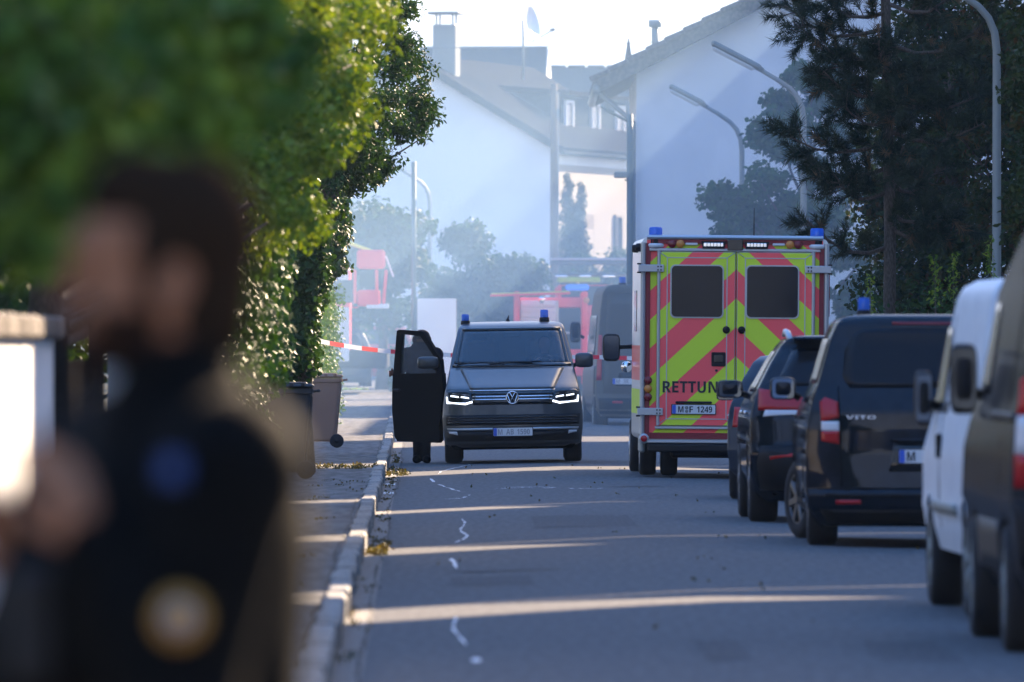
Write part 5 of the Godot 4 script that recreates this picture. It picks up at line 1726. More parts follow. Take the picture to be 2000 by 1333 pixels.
func suv() -> void:
	barrel = 0.03
	var o := thing("dark_suv", "black sport utility car with roof rails, parked between the people carrier and a silver car", "car", Vector3(3.10, -0.03, -102.7), PI + deg_to_rad(0.8))
	var K := [[0.2, 4.5, 0.25, 0.8, 0.2, 0.15], [0.28, 4.6, 0.1, 0.88, 0.28, 0.24], [0.45, 4.68, 0.02, 0.935, 0.3, 0.26], [0.62, 4.7, 0.0, 0.94, 0.3, 0.25], [0.72, 4.68, 0.06, 0.945, 0.3, 0.22], [0.95, 4.6, 0.1, 0.935, 0.3, 0.2], [1.05, 4.0, 0.13, 0.92, 0.22, 0.2], [1.13, 3.5, 0.16, 0.895, 0.2, 0.19], [1.22, 3.25, 0.2, 0.86, 0.18, 0.18], [1.45, 2.8, 0.36, 0.74, 0.14, 0.16], [1.6, 2.5, 0.5, 0.645, 0.12, 0.14], [1.66, 2.3, 0.5, 0.59, 0.1, 0.12], [1.69, 2.0, 0.6, 0.5, 0.05, 0.1], [1.7, 1.7, 0.8, 0.35, 0.02, 0.05]]
	obj("body", vbody(K, 44, [0.95, 3.65], 0.36), M.black_paint, o)
	panel("rear_window", K, 1, V([-0.68, 1.3, -0.6, 1.24, 0.6, 1.24, 0.68, 1.3, 0.54, 1.58, -0.54, 1.58]), 0.006, M.glass_dark, o, 12, 8)
	for s in [1.0, -1.0]:
		var tl := node("tail_light", o)
		panel("lens", K, 1, V([s * 0.40, 1.02, s * 0.86, 1.02, s * 0.85, 1.21, s * 0.70, 1.2, s * 0.42, 1.12]), 0.014, M.tail_red, tl, 8, 6)
		panel("lens", K, 1, V([s * 0.40, 0.965, s * 0.82, 0.96, s * 0.80, 1.02, s * 0.40, 1.02]), 0.012, M.tail_white, tl, 8, 3)
		panel("reflector", K, 1, V([s * 0.52, 0.58, s * 0.76, 0.575, s * 0.77, 0.63, s * 0.54, 0.635]), 0.008, M.tail_red, o, 5, 2)
		panel("side_window", K, 2 if s > 0 else 3, V([0.9, 1.18, 3.1, 1.18, 2.5, 1.55, 1.1, 1.55]), 0.004, M.glass_side, o)
		mirror(o, Vector3(s * 1.03, 1.2, 3.05), Vector3(0.25, 0.17, 0.12), Vector3(-s * 0.16, -0.06, 0.02), M.black_paint, -0.95)
		var st0 := new_st(true)
		tube(st0, [Vector3(s * 0.56, 1.655, 0.7), Vector3(s * 0.575, 1.715, 0.85), Vector3(s * 0.57, 1.73, 1.5), Vector3(s * 0.56, 1.70, 2.2)], [0.03, 0.032, 0.03, 0.02], 8)
		obj("roof_rail", st0, M.alu, o)
		for z in [0.95, 3.65]: wheel(o, Vector3(s * 0.8, 0.36, z), 0.365, 0.26, M.alloy, 6)
		st0 = new_st()
		for z in [1.55, 2.6]: bx(st0, Vector3(s * (vk(K, 1.0)[3] + 0.014), 0.99, z), Vector3(0.03, 0.035, 0.2), 0.012)
		obj("door_handle", st0, M.chrome, o)
	panel("bumper_cladding", K, 1, V([-0.84, 0.3, 0.84, 0.3, 0.88, 0.55, 0.84, 0.70, -0.84, 0.70, -0.88, 0.55]), 0.008, M.black_trim, o, 14, 6)
	panel("chrome_bar", K, 1, V([-0.45, 0.905, 0.45, 0.905, 0.45, 0.925, -0.45, 0.925]), 0.012, M.chrome, o, 8, 1)
	var st := new_st()
	bx(st, Vector3(0, 1.665, 0.5), Vector3(1.1, 0.035, 0.3), 0.015)
	obj("spoiler", st, M.black_paint, o)
	st = new_st()
	bx(st, Vector3(0, 0.4, 2.3), Vector3(1.56, 0.3, 4.2), 0.05)
	obj("underbody", st, M.under, o)
	plate(o, Vector3(0, 0.82, 0.055), Basis(Vector3.UP, PI), [["M", -0.165, 0.065], ["EK", -0.02, 0.09], ["418", 0.14, 0.13]], M.ink)

func hatchback_ahead() -> void:
	barrel = 0.025
	var o := thing("silver_car", "dark silver car of which only the left flank and mirror show", "car", Vector3(3.10, -0.02, -117.5), PI - deg_to_rad(2.6))
	var K := [[0.2, 4.0, 0.2, 0.75, 0.2, 0.1], [0.3, 4.1, 0.05, 0.85, 0.28, 0.2], [0.5, 4.15, 0.0, 0.88, 0.3, 0.22], [0.8, 4.1, 0.06, 0.88, 0.3, 0.2], [0.92, 3.4, 0.1, 0.865, 0.22, 0.2], [1.0, 3.1, 0.14, 0.84, 0.2, 0.18], [1.25, 2.6, 0.3, 0.72, 0.14, 0.16], [1.42, 2.2, 0.5, 0.62, 0.12, 0.14], [1.48, 1.9, 0.7, 0.55, 0.08, 0.1], [1.5, 1.6, 0.9, 0.4, 0.02, 0.05]]
	obj("body", vbody(K, 36, [0.8, 3.35], 0.31), M.silver_paint, o)
	panel("rear_window", K, 1, V([-0.62, 1.05, 0.62, 1.05, 0.5, 1.4, -0.5, 1.4]), 0.006, M.glass_dark, o)
	for s in [1.0, -1.0]:
		panel("tail_light", K, 1, V([s * 0.6, 0.75, s * 0.82, 0.75, s * 0.8, 0.95, s * 0.62, 0.95]), 0.012, M.tail_red, o)
		panel("side_window", K, 2 if s > 0 else 3, V([0.7, 1.0, 2.9, 1.0, 2.3, 1.38, 1.0, 1.38]), 0.004, M.glass_side, o)
		mirror(o, Vector3(s * 0.96, 1.08, 2.6), Vector3(0.2, 0.14, 0.12), Vector3(-s * 0.14, -0.06, 0.02), M.silver_paint, -0.95)
		for z in [0.8, 3.35]: wheel(o, Vector3(s * 0.76, 0.31, z), 0.315, 0.22, M.alloy, 5)
		var st0 := new_st()
		for z in [1.2, 2.2]: bx(st0, Vector3(s * (vk(K, 0.85)[3] + 0.014), 0.86, z), Vector3(0.03, 0.035, 0.18), 0.012)
		obj("door_handle", st0, M.chrome, o)
	var st := new_st()
	bx(st, Vector3(0, 0.35, 2.0), Vector3(1.46, 0.25, 3.6), 0.05)
	obj("underbody", st, M.under, o)

func white_van() -> void:
	barrel = 0.012
	var o := thing("white_van", "white panel van parked behind the black people carrier", "van", Vector3(3.68, -0.03, -66.4), PI + deg_to_rad(1.5))
	var K := [[0.36, 5.15, 0.1, 0.93, 0.25, 0.1], [0.5, 5.3, 0.02, 0.965, 0.3, 0.12], [0.58, 5.32, 0.0, 0.975, 0.3, 0.12], [0.62, 5.32, 0.04, 0.985, 0.3, 0.1], [0.68, 5.32, 0.05, 0.98, 0.3, 0.1], [0.95, 5.25, 0.06, 0.985, 0.3, 0.1], [1.05, 4.9, 0.06, 0.975, 0.22, 0.1], [1.2, 4.55, 0.07, 0.955, 0.18, 0.1], [1.75, 3.9, 0.1, 0.885, 0.14, 0.1], [1.9, 3.7, 0.12, 0.86, 0.12, 0.1], [1.97, 3.5, 0.14, 0.83, 0.1, 0.1], [2.01, 3.2, 0.2, 0.76, 0.05, 0.1], [2.03, 2.8, 0.4, 0.5, 0.02, 0.05]]
	obj("body", vbody(K, 44, [0.95, 4.35], 0.33), M.white_paint, o)
	for s in [1.0, -1.0]:
		panel("tail_light", K, 1, V([s * 0.84, 0.72, s * 0.95, 0.72, s * 0.93, 1.1, s * 0.84, 1.1]), 0.015, M.tail_red, o, 4, 6)
		panel("tail_light", K, 2 if s > 0 else 3, V([0.1, 0.72, 0.22, 0.72, 0.2, 1.1, 0.1, 1.1]), 0.012, M.tail_red, o, 3, 5)
		panel("cab_window", K, 2 if s > 0 else 3, V([3.4, 1.2, 4.45, 1.2, 3.95, 1.72, 3.5, 1.72]), 0.005, M.glass_side, o)
		panel("door_seam", K, 2 if s > 0 else 3, V([3.28, 0.5, 3.3, 0.5, 3.3, 1.8, 3.28, 1.8]), 0.003, M.under, o, 1, 8)
		panel("side_moulding", K, 2 if s > 0 else 3, V([1.5, 0.6, 3.7, 0.6, 3.7, 0.66, 1.5, 0.66]), 0.02, M.galv, o, 8, 2)
		panel("door_recess", K, 2 if s > 0 else 3, V([2.95, 1.2, 3.2, 1.2, 3.2, 1.27, 2.95, 1.27]), 0.005, M.black_trim, o, 2, 1)
		mirror(o, Vector3(s * 1.03, 1.29, 4.0), Vector3(0.11, 0.34, 0.18), Vector3(-s * 0.1, -0.06, 0.03), M.black_trim, -0.95)
		for z in [0.95, 4.35]: wheel(o, Vector3(s * 0.86, 0.33, z), 0.335, 0.22, M.galv, 5)
		var st0 := new_st()
		bx(st0, Vector3(s * 0.99, 1.0, 3.12), Vector3(0.04, 0.15, 0.05), 0.01)
		obj("door_handle", st0, M.black_trim, o)
		st0 = new_st()
		bx(st0, Vector3(s * 0.9, 0.42, 0.35), Vector3(0.12, 0.3, 0.5), 0.03)
		obj("mud_flap", st0, M.black_trim, o)
	panel("rear_bumper", K, 1, V([-0.88, 0.4, 0.88, 0.4, 0.9, 0.6, -0.9, 0.6]), 0.02, M.black_trim, o, 12, 3)
	var st := new_st()
	bx(st, Vector3(0, 0.42, 2.6), Vector3(1.6, 0.3, 4.9), 0.05)
	obj("underbody", st, M.under, o)

func grey_van() -> void:
	barrel = 0.012
	var o := thing("grey_van", "tall brownish grey van closest to the camera at the right edge", "van", Vector3(3.62, -0.03, -59.0), PI + deg_to_rad(0.9))
	var K := [[0.3, 5.2, 0.1, 0.92, 0.25, 0.1], [0.42, 5.3, 0.0, 0.98, 0.3, 0.12], [0.72, 5.35, 0.0, 1.0, 0.3, 0.12], [0.78, 5.35, 0.08, 1.02, 0.3, 0.1], [1.05, 5.2, 0.08, 1.015, 0.25, 0.08], [1.2, 4.9, 0.08, 1.0, 0.2, 0.08], [1.35, 4.85, 0.08, 0.955, 0.2, 0.08], [1.9, 4.4, 0.1, 0.87, 0.14, 0.08], [1.99, 4.0, 0.1, 0.855, 0.14, 0.08], [2.2, 2.5, 0.1, 0.83, 0.12, 0.08], [2.38, 1.7, 0.12, 0.80, 0.1, 0.08], [2.44, 1.2, 0.2, 0.78, 0.05, 0.05]]
	obj("body", vbody(K, 44, [1.0, 4.05], 0.34), M.taupe_paint, o)
	for s in [1.0, -1.0]:
		var tl := node("tail_light", o)
		panel("lens", K, 1, V([s * 0.86, 1.25, s * 0.99, 1.25, s * 0.97, 1.48, s * 0.86, 1.5]), 0.015, M.tail_red, tl, 4, 4)
		panel("lens", K, 1, V([s * 0.86, 1.05, s * 1.0, 1.05, s * 0.99, 1.25, s * 0.86, 1.25]), 0.015, M.tail_white, tl, 4, 3)
		panel("lens", K, 1, V([s * 0.86, 0.88, s * 1.0, 0.88, s * 1.0, 1.05, s * 0.86, 1.05]), 0.015, M.tail_red, tl, 4, 3)
		panel("side_cladding", K, 2 if s > 0 else 3, V([1.45, 0.42, 3.6, 0.42, 3.6, 0.68, 1.45, 0.68]), 0.018, M.black_trim, o, 8, 3)
		panel("cab_window", K, 2 if s > 0 else 3, V([3.5, 1.35, 4.5, 1.35, 4.2, 1.85, 3.6, 1.85]), 0.005, M.glass_side, o)
		panel("door_seam", K, 2 if s > 0 else 3, V([1.3, 0.5, 1.32, 0.5, 1.32, 2.1, 1.3, 2.1]), 0.003, M.under, o, 1, 8)
		panel("rail_cover", K, 2 if s > 0 else 3, V([0.3, 1.22, 2.6, 1.22, 2.6, 1.26, 0.3, 1.26]), 0.012, M.black_trim, o, 8, 1)
		mirror(o, Vector3(s * 1.04, 1.43, 4.3), Vector3(0.16, 0.4, 0.17), Vector3(-s * 0.1, -0.1, 0.04), M.black_trim, -0.95)
		for z in [1.0, 4.05]: wheel(o, Vector3(s * 0.9, 0.335, z), 0.34, 0.225, M.galv, 6)
		panel("rear_window", K, 1, V([s * 0.1, 1.5, s * 0.72, 1.5, s * 0.7, 2.1, s * 0.1, 2.1]), 0.006, M.glass_dark, o)
		panel("corner_bumper", K, 1, V([s * 0.5, 0.35, s * 0.96, 0.38, s * 0.99, 0.82, s * 0.5, 0.7]), 0.03, M.black_trim, o, 6, 4)
	var st := new_st()
	bx(st, Vector3(0, 0.42, 2.6), Vector3(1.66, 0.3, 4.9), 0.05)
	obj("underbody", st, M.under, o)

func beige_van() -> void:
	barrel = 0.025
	var g := gy(2.4, 202)
	var o := thing("beige_van", "tall beige van with a blue beacon beyond the ambulance", "van", Vector3(2.46, g - 0.14, -202), PI + deg_to_rad(2.6))
	o.rotation.z = 0.01
	var K := [[0.3, 5.6, 0.1, 0.85, 0.25, 0.08], [0.42, 5.7, 0.0, 0.94, 0.3, 0.1], [0.62, 5.75, 0.0, 0.96, 0.3, 0.1], [0.66, 5.75, 0.08, 0.975, 0.3, 0.08], [1.1, 5.5, 0.08, 0.975, 0.25, 0.08], [1.25, 5.2, 0.09, 0.96, 0.2, 0.08], [1.4, 4.9, 0.09, 0.95, 0.2, 0.08], [2.2, 4.2, 0.11, 0.90, 0.14, 0.08], [2.5, 4.0, 0.13, 0.86, 0.12, 0.08], [2.6, 3.7, 0.16, 0.8, 0.1, 0.08], [2.65, 3.3, 0.3, 0.65, 0.05, 0.05]]
	obj("body", vbody(K, 40, [1.2, 4.7], 0.34), M.beige_paint, o)
	for s in [1.0, -1.0]:
		panel("rear_door", K, 1, V([s * 0.02, 0.72, s * 0.84, 0.72, s * 0.78, 2.5, s * 0.02, 2.5]), 0.012, M.beige_paint, o, 8, 8)
		panel("tail_light", K, 1, V([s * 0.87, 0.95, s * 0.96, 0.95, s * 0.93, 1.75, s * 0.86, 1.75]), 0.015, M.tail_red, o, 3, 8)
		panel("side_window", K, 2 if s > 0 else 3, V([1.0, 1.4, 4.7, 1.4, 4.3, 2.1, 1.0, 2.1]), 0.005, M.glass_side, o)
		panel("shaded_flank", K, 2 if s > 0 else 3, V([0.4, 0.45, 5.2, 0.45, 5.2, 1.2, 0.4, 1.2]), 0.004, M.black_trim, o)  # dark sheet stands in for the shade on the van side
		panel("reflector", K, 1, V([s * 0.5, 0.54, s * 0.68, 0.54, s * 0.68, 0.58, s * 0.5, 0.58]), 0.012, M.tail_red, o, 3, 1)
		mirror(o, Vector3(s * 1.12, 1.8, 4.6), Vector3(0.2, 0.38, 0.16), Vector3(-s * 0.16, -0.1, 0.04), M.black_trim, -0.95)
		for z in [1.2, 4.7]: wheel(o, Vector3(s * 0.84, 0.33, z), 0.345, 0.26, M.galv, 6)
	panel("rear_bumper", K, 1, V([-0.9, 0.36, 0.9, 0.36, 0.92, 0.62, -0.92, 0.62]), 0.012, M.black_trim, o, 12, 3)
	panel("plate_recess", K, 1, V([-0.2, 0.85, 0.62, 0.85, 0.56, 1.08, -0.14, 1.08]), 0.016, M.black_trim, o, 8, 3)
	plate(o, Vector3(0.42, 0.93, 0.045), Basis(Vector3.UP, PI), [["M", -0.165, 0.065], ["XK", -0.02, 0.09], ["77", 0.14, 0.09]], M.ink_grey)
	var st := new_st()
	bx(st, Vector3(0, 0.42, 2.8), Vector3(1.6, 0.3, 5.2), 0.05)
	tube(st, [Vector3(0.3, 0.32, 0.1), Vector3(0.3, 0.3, -0.12)], 0.035, 6)
	obj("underbody", st, M.under, o)
	beacon(o, Vector3(0.47, 2.64, 1.0), 0.06, 0.15)

# ---------------------------------------------------------------- fire engines and the red car in the smoke
func fire_engines() -> void:
	var g := rise(255)
	var o := thing("fire_engine", "red fire engine with its rear flap raised beyond the minivan", "fire engine", Vector3(0.87, g, -255))
	var st := new_st()
	for s in [-1.0, 1.0]: bx(st, Vector3(s * 0.76, 1.3, -3.0), Vector3(0.14, 2.1, 6.0), 0.03)
	bx(st, Vector3(0, 2.1, -3.4), Vector3(1.4, 0.24, 5.2), 0.03)
	bx(st, Vector3(0, 0.75, -3.2), Vector3(1.4, 0.6, 5.6), 0.03)
	obj("body", st, M.fire_red, o)
	st = new_st()
	bx(st, Vector3(-0.28, 1.6, -0.5), Vector3(0.8, 1.1, 0.1), 0.01)
	for i in 9: bx(st, Vector3(-0.28, 1.12 + i * 0.115, -0.44), Vector3(0.78, 0.1, 0.03), 0.012)
	obj("roller_shutter", st, M.plate_white, o)
	st = new_st()
	bx(st, Vector3(0.4, 1.6, -1.0), Vector3(0.55, 1.1, 0.3), 0.01)
	obj("locker", st, M.black_trim, o)
	st = new_st()
	bx(st, Vector3(0.15, 1.6, -0.5), Vector3(0.06, 1.1, 0.1), 0.01)
	bx(st, Vector3(0.4, 1.42, -0.6), Vector3(0.5, 0.05, 0.3), 0.01)
	obj("shelf", st, M.alu, o)
	st = new_st()
	bx(st, Vector3(-0.46, 2.28, 0.35), Vector3(1.8, 0.05, 1.0), 0.015, Basis(Vector3.BACK, 0.03))
	obj("raised_flap", st, M.fire_red, o)
	st = new_st()
	bx(st, Vector3(-0.46, 2.32, 0.35), Vector3(1.76, 0.02, 0.96), 0.006, Basis(Vector3.BACK, 0.03))
	obj("flap_edge", st, M.lime, o)
	st = new_st()
	bx(st, Vector3(0.62, 2.46, -4.6), Vector3(0.55, 0.14, 0.35), 0.04)
	obj("light_bar", st, M.beacon_blue, o)
	st = new_st(true)
	disc(st, Vector3(0.8, 2.15, 0.0), 0.07, 0.04, Vector3.BACK, 12)
	obj("amber_lamp", st, M.amber, o)
	st = new_st(true)
	disc(st, Vector3(-0.2, 2.16, -0.42), 0.08, 0.05, Vector3.BACK, 12)
	obj("work_lamp", st, M.chrome, o)
	for x in [-0.66, 0.66]:
		for z in [-1.4, -4.8]: wheel(o, Vector3(x, 0.44, z), 0.45, 0.28, M.galv)
	# ladder truck behind it
	o = thing("ladder_truck", "ladder truck whose dark ladder lies level above the fire engine", "fire engine", Vector3(2.0, rise(264), -264))
	st = new_st()
	bx(st, Vector3(0.1, 1.5, -1.4), Vector3(2.2, 2.0, 2.6), 0.08)
	obj("cab", st, M.fire_red, o)
	st = new_st()
	bx(st, Vector3(0.1, 2.25, -0.1), Vector3(1.9, 0.45, 0.06), 0.02)
	obj("windscreen", st, M.glass_dark, o)
	st = new_st()
	bx(st, Vector3(-0.45, 2.62, -0.3), Vector3(1.0, 0.13, 0.3), 0.03)
	obj("roof_panel", st, M.lime, o)
	st = new_st()
	bx(st, Vector3(0.0, 1.15, -0.08), Vector3(2.1, 0.35, 0.06), 0.02)
	obj("white_band", st, M.plate_white, o)
	st = new_st()
	bx(st, Vector3(0.2, 3.02, -0.6), Vector3(2.6, 0.1, 0.9), 0.02)
	bx(st, Vector3(0.2, 2.74, -0.6), Vector3(2.5, 0.07, 0.9), 0.02)
	for i in 14: bx(st, Vector3(-1.05 + i * 0.19, 2.88, -0.16), Vector3(0.03, 0.24, 0.03), 0.0, Basis(Vector3.BACK, 0.5 if i % 2 else -0.5))
	obj("ladder", st, M.galv_green, o)
	st = new_st()
	bx(st, Vector3(0.2, 3.1, -0.6), Vector3(2.6, 0.05, 0.9), 0.015)
	obj("ladder_rail", st, M.alu, o)
	st = new_st()
	for i in 4: bx(st, Vector3(-0.85 + i * 0.55, 2.7, -0.05), Vector3(0.3, 0.06, 0.05), 0.02)
	obj("lamp", st, M.chrome, o)
	for x in [-0.8, 1.0]:
		for z in [-0.9, -3.6]: wheel(o, Vector3(x, 0.48, z), 0.5, 0.3, M.galv)
	st = new_st()
	bx(st, Vector3(0.1, 0.8, -3.4), Vector3(2.0, 0.4, 5.0), 0.05)
	obj("chassis", st, M.under, o)
	# truck with a rescue cage at the left, half behind the hedge
	o = thing("cage_truck", "red and white fire truck with a rescue cage beside the left hedge", "fire engine", Vector3(-3.25, rise(250), -250))
	st = new_st()
	bx(st, Vector3(-0.72, 1.95, -1.5), Vector3(0.8, 1.9, 2.4), 0.08)
	obj("cab", st, M.fire_red, o)
	st = new_st()
	bx(st, Vector3(-0.66, 1.4, -0.26), Vector3(0.66, 1.2, 0.05), 0.02)
	bx(st, Vector3(-0.5, 2.75, -0.27), Vector3(0.3, 0.4, 0.05), 0.02)
	obj("white_panel", st, M.plate_white, o)
	st = new_st()
	bx(st, Vector3(-0.5, 2.35, -0.25), Vector3(0.5, 0.5, 0.06), 0.02)
	obj("windscreen", st, M.glass_dark, o)
	mirror(o, Vector3(-0.2, 2.15, -0.4), Vector3(0.16, 0.34, 0.14), Vector3(-0.2, 0.3, 0), M.fire_red, 1.0)
	st = new_st()
	bx(st, Vector3(0.15, 3.05, 0.1), Vector3(0.62, 0.42, 0.7), 0.05)
	bx(st, Vector3(0.1, 2.2, 0.1), Vector3(0.5, 0.36, 0.7), 0.04)
	for q in [[-0.2, 0.0], [0.28, 0.02], [0.46, -0.08]]:
		bx(st, Vector3(q[0], 2.45, 0.4), Vector3(0.07, 0.75, 0.07), 0.02, Basis(Vector3.BACK, q[1]))
	obj("rescue_cage", st, M.fire_red, o)
	st = new_st()
	bx(st, Vector3(0.15, 2.62, -0.1), Vector3(0.5, 0.42, 0.06), 0.02)
	obj("cage_window", st, M.glass_dark, o)
	st = new_st()
	bx(st, Vector3(0.3, 2.02, 0.3), Vector3(0.5, 0.1, 0.3), 0.02)
	bx(st, Vector3(0.56, 2.9, 0.25), Vector3(0.04, 0.5, 0.04), 0.0, Basis(Vector3.BACK, 0.35))
	obj("cage_sill", st, M.plate_white, o)
	st = new_st()
	bx(st, Vector3(-0.15, 3.35, -0.8), Vector3(0.7, 0.08, 0.1), 0.02, Basis(Vector3.BACK, -0.35))
	obj("ladder_end", st, M.lime, o)
	for z in [-1.0, -4.5]: wheel(o, Vector3(-0.7, 0.45, z), 0.48, 0.3, M.galv)
	st = new_st()
	bx(st, Vector3(-0.3, 0.85, -3.0), Vector3(1.6, 0.4, 5.5), 0.05)
	obj("chassis", st, M.under, o)
	# red hatchback
	o = thing("red_hatchback", "red hatchback blurred by smoke at the left of the far street", "car", Vector3(-3.28, rise(290) - 0.02, -290), PI + deg_to_rad(3))
	var K := [[0.2, 4.0, 0.15, 0.72, 0.2, 0.1], [0.35, 4.1, 0.0, 0.82, 0.28, 0.15], [0.85, 4.1, 0.03, 0.85, 0.3, 0.15], [0.98, 3.3, 0.08, 0.82, 0.2, 0.14], [1.3, 2.6, 0.3, 0.68, 0.14, 0.12], [1.46, 2.2, 0.45, 0.58, 0.12, 0.1], [1.5, 1.7, 0.8, 0.4, 0.02, 0.05]]
	obj("body", vbody(K, 24, [0.8, 3.3], 0.3), M.red_paint, o)
	panel("rear_window", K, 1, V([-0.66, 1.02, 0.66, 1.02, 0.54, 1.38, -0.54, 1.38]), 0.006, M.glass_dark, o)
	panel("number_plate", K, 1, V([-0.26, 0.62, 0.26, 0.62, 0.26, 0.73, -0.26, 0.73]), 0.01, M.plate_white, o)
	for s in [1.0, -1.0]:
		panel("tail_light", K, 1, V([s * 0.66, 0.8, s * 0.8, 0.8, s * 0.78, 0.98, s * 0.66, 0.98]), 0.01, M.tail_red, o)
		for z in [0.8, 3.3]: wheel(o, Vector3(s * 0.74, 0.3, z), 0.3, 0.2, M.galv)
	o = thing("dark_estate_car", "dark car half hidden between the hedge and the red hatchback", "car", Vector3(-4.15, rise(270) - 0.02, -270), PI + deg_to_rad(3))
	obj("body", vbody(K, 24, [0.8, 3.3], 0.3), M.silver_paint, o)
	panel("rear_window", K, 1, V([-0.66, 1.02, 0.66, 1.02, 0.54, 1.38, -0.54, 1.38]), 0.006, M.glass_dark, o)
	for s in [1.0, -1.0]:
		panel("tail_light", K, 1, V([s * 0.66, 0.8, s * 0.8, 0.8, s * 0.78, 0.98, s * 0.66, 0.98]), 0.01, M.tail_red, o)
		for z in [0.8, 3.3]: wheel(o, Vector3(s * 0.74, 0.3, z), 0.3, 0.2, M.galv)

func wheelie_bin(called: String, label: String, pos: Vector3, yaw: float, m: Material) -> void:
	var o := thing(called, label, "wheelie bin", pos, yaw)
	var st := new_st()
	var lv := [[0.09, 0.25, 0.24], [0.12, 0.27, 0.255], [0.94, 0.345, 0.285], [0.95, 0.37, 0.31], [1.0, 0.37, 0.31]]
	for i in lv.size() - 1:
		var a: Array = lv[i]
		var b: Array = lv[i + 1]
		var ring := func(q: Array) -> Array:
			var r := []
			for p in rounded(-q[1], -q[2], q[1] - 0.02, q[2], 0.05, 3): r.append(Vector3(p.x, q[0], p.y))
			return r
		var ra: Array = ring.call(a)
		var rb: Array = ring.call(b)
		for k in ra.size():
			var k2 := (k + 1) % ra.size()
			poly(st, [ra[k], ra[k2], rb[k2], rb[k]], ra[k] * Vector3(1, 0, 1))
		if i == 0: poly(st, ra, Vector3.DOWN)
	for z in [-0.2, 0.0, 0.2]: bx(st, Vector3(0.293, 0.55, z), Vector3(0.03, 0.75, 0.03), 0.01, Basis(Vector3.BACK, -0.09))
	obj("bin_body", st, m, o)
	st = new_st()
	bx(st, Vector3(-0.02, 1.03, 0), Vector3(0.76, 0.05, 0.63), 0.02)
	bx(st, Vector3(-0.02, 1.06, 0), Vector3(0.6, 0.03, 0.48), 0.012)
	for i in 5: bx(st, Vector3(-0.28 + i * 0.13, 1.05, 0.31), Vector3(0.05, 0.05, 0.03), 0.01)
	obj("lid", st, m, o)
	st = new_st(true)
	tube(st, [Vector3(0.41, 0.98, -0.24), Vector3(0.41, 0.98, 0.24)], 0.018, 8)
	for z in [-0.2, 0.0, 0.2]: tube(st, [Vector3(0.34, 0.97, z), Vector3(0.41, 0.98, z)], 0.016, 6)
	obj("handle", st, m, o)
	for z in [-0.27, 0.27]:
		var w := node("wheel", o, Vector3(0.27, 0.1, z))
		w.rotation.y = PI / 2
		st = new_st(true)
		lathe(st, [Vector2(0.03, -0.022), Vector2(0.09, -0.025), Vector2(0.1, -0.015), Vector2(0.1, 0.015), Vector2(0.09, 0.025), Vector2(0.03, 0.022)], Transform3D(Basis(Vector3(0, 0, 1), PI / 2), Vector3.ZERO), 18)
		obj("tyre", st, M.rubber, w)
		st = new_st(true)
		tube(st, [Vector3(-0.02, 0, 0), Vector3(0.02, 0, 0)], 0.035, 10)
		obj("hub", st, M.black_trim, w)

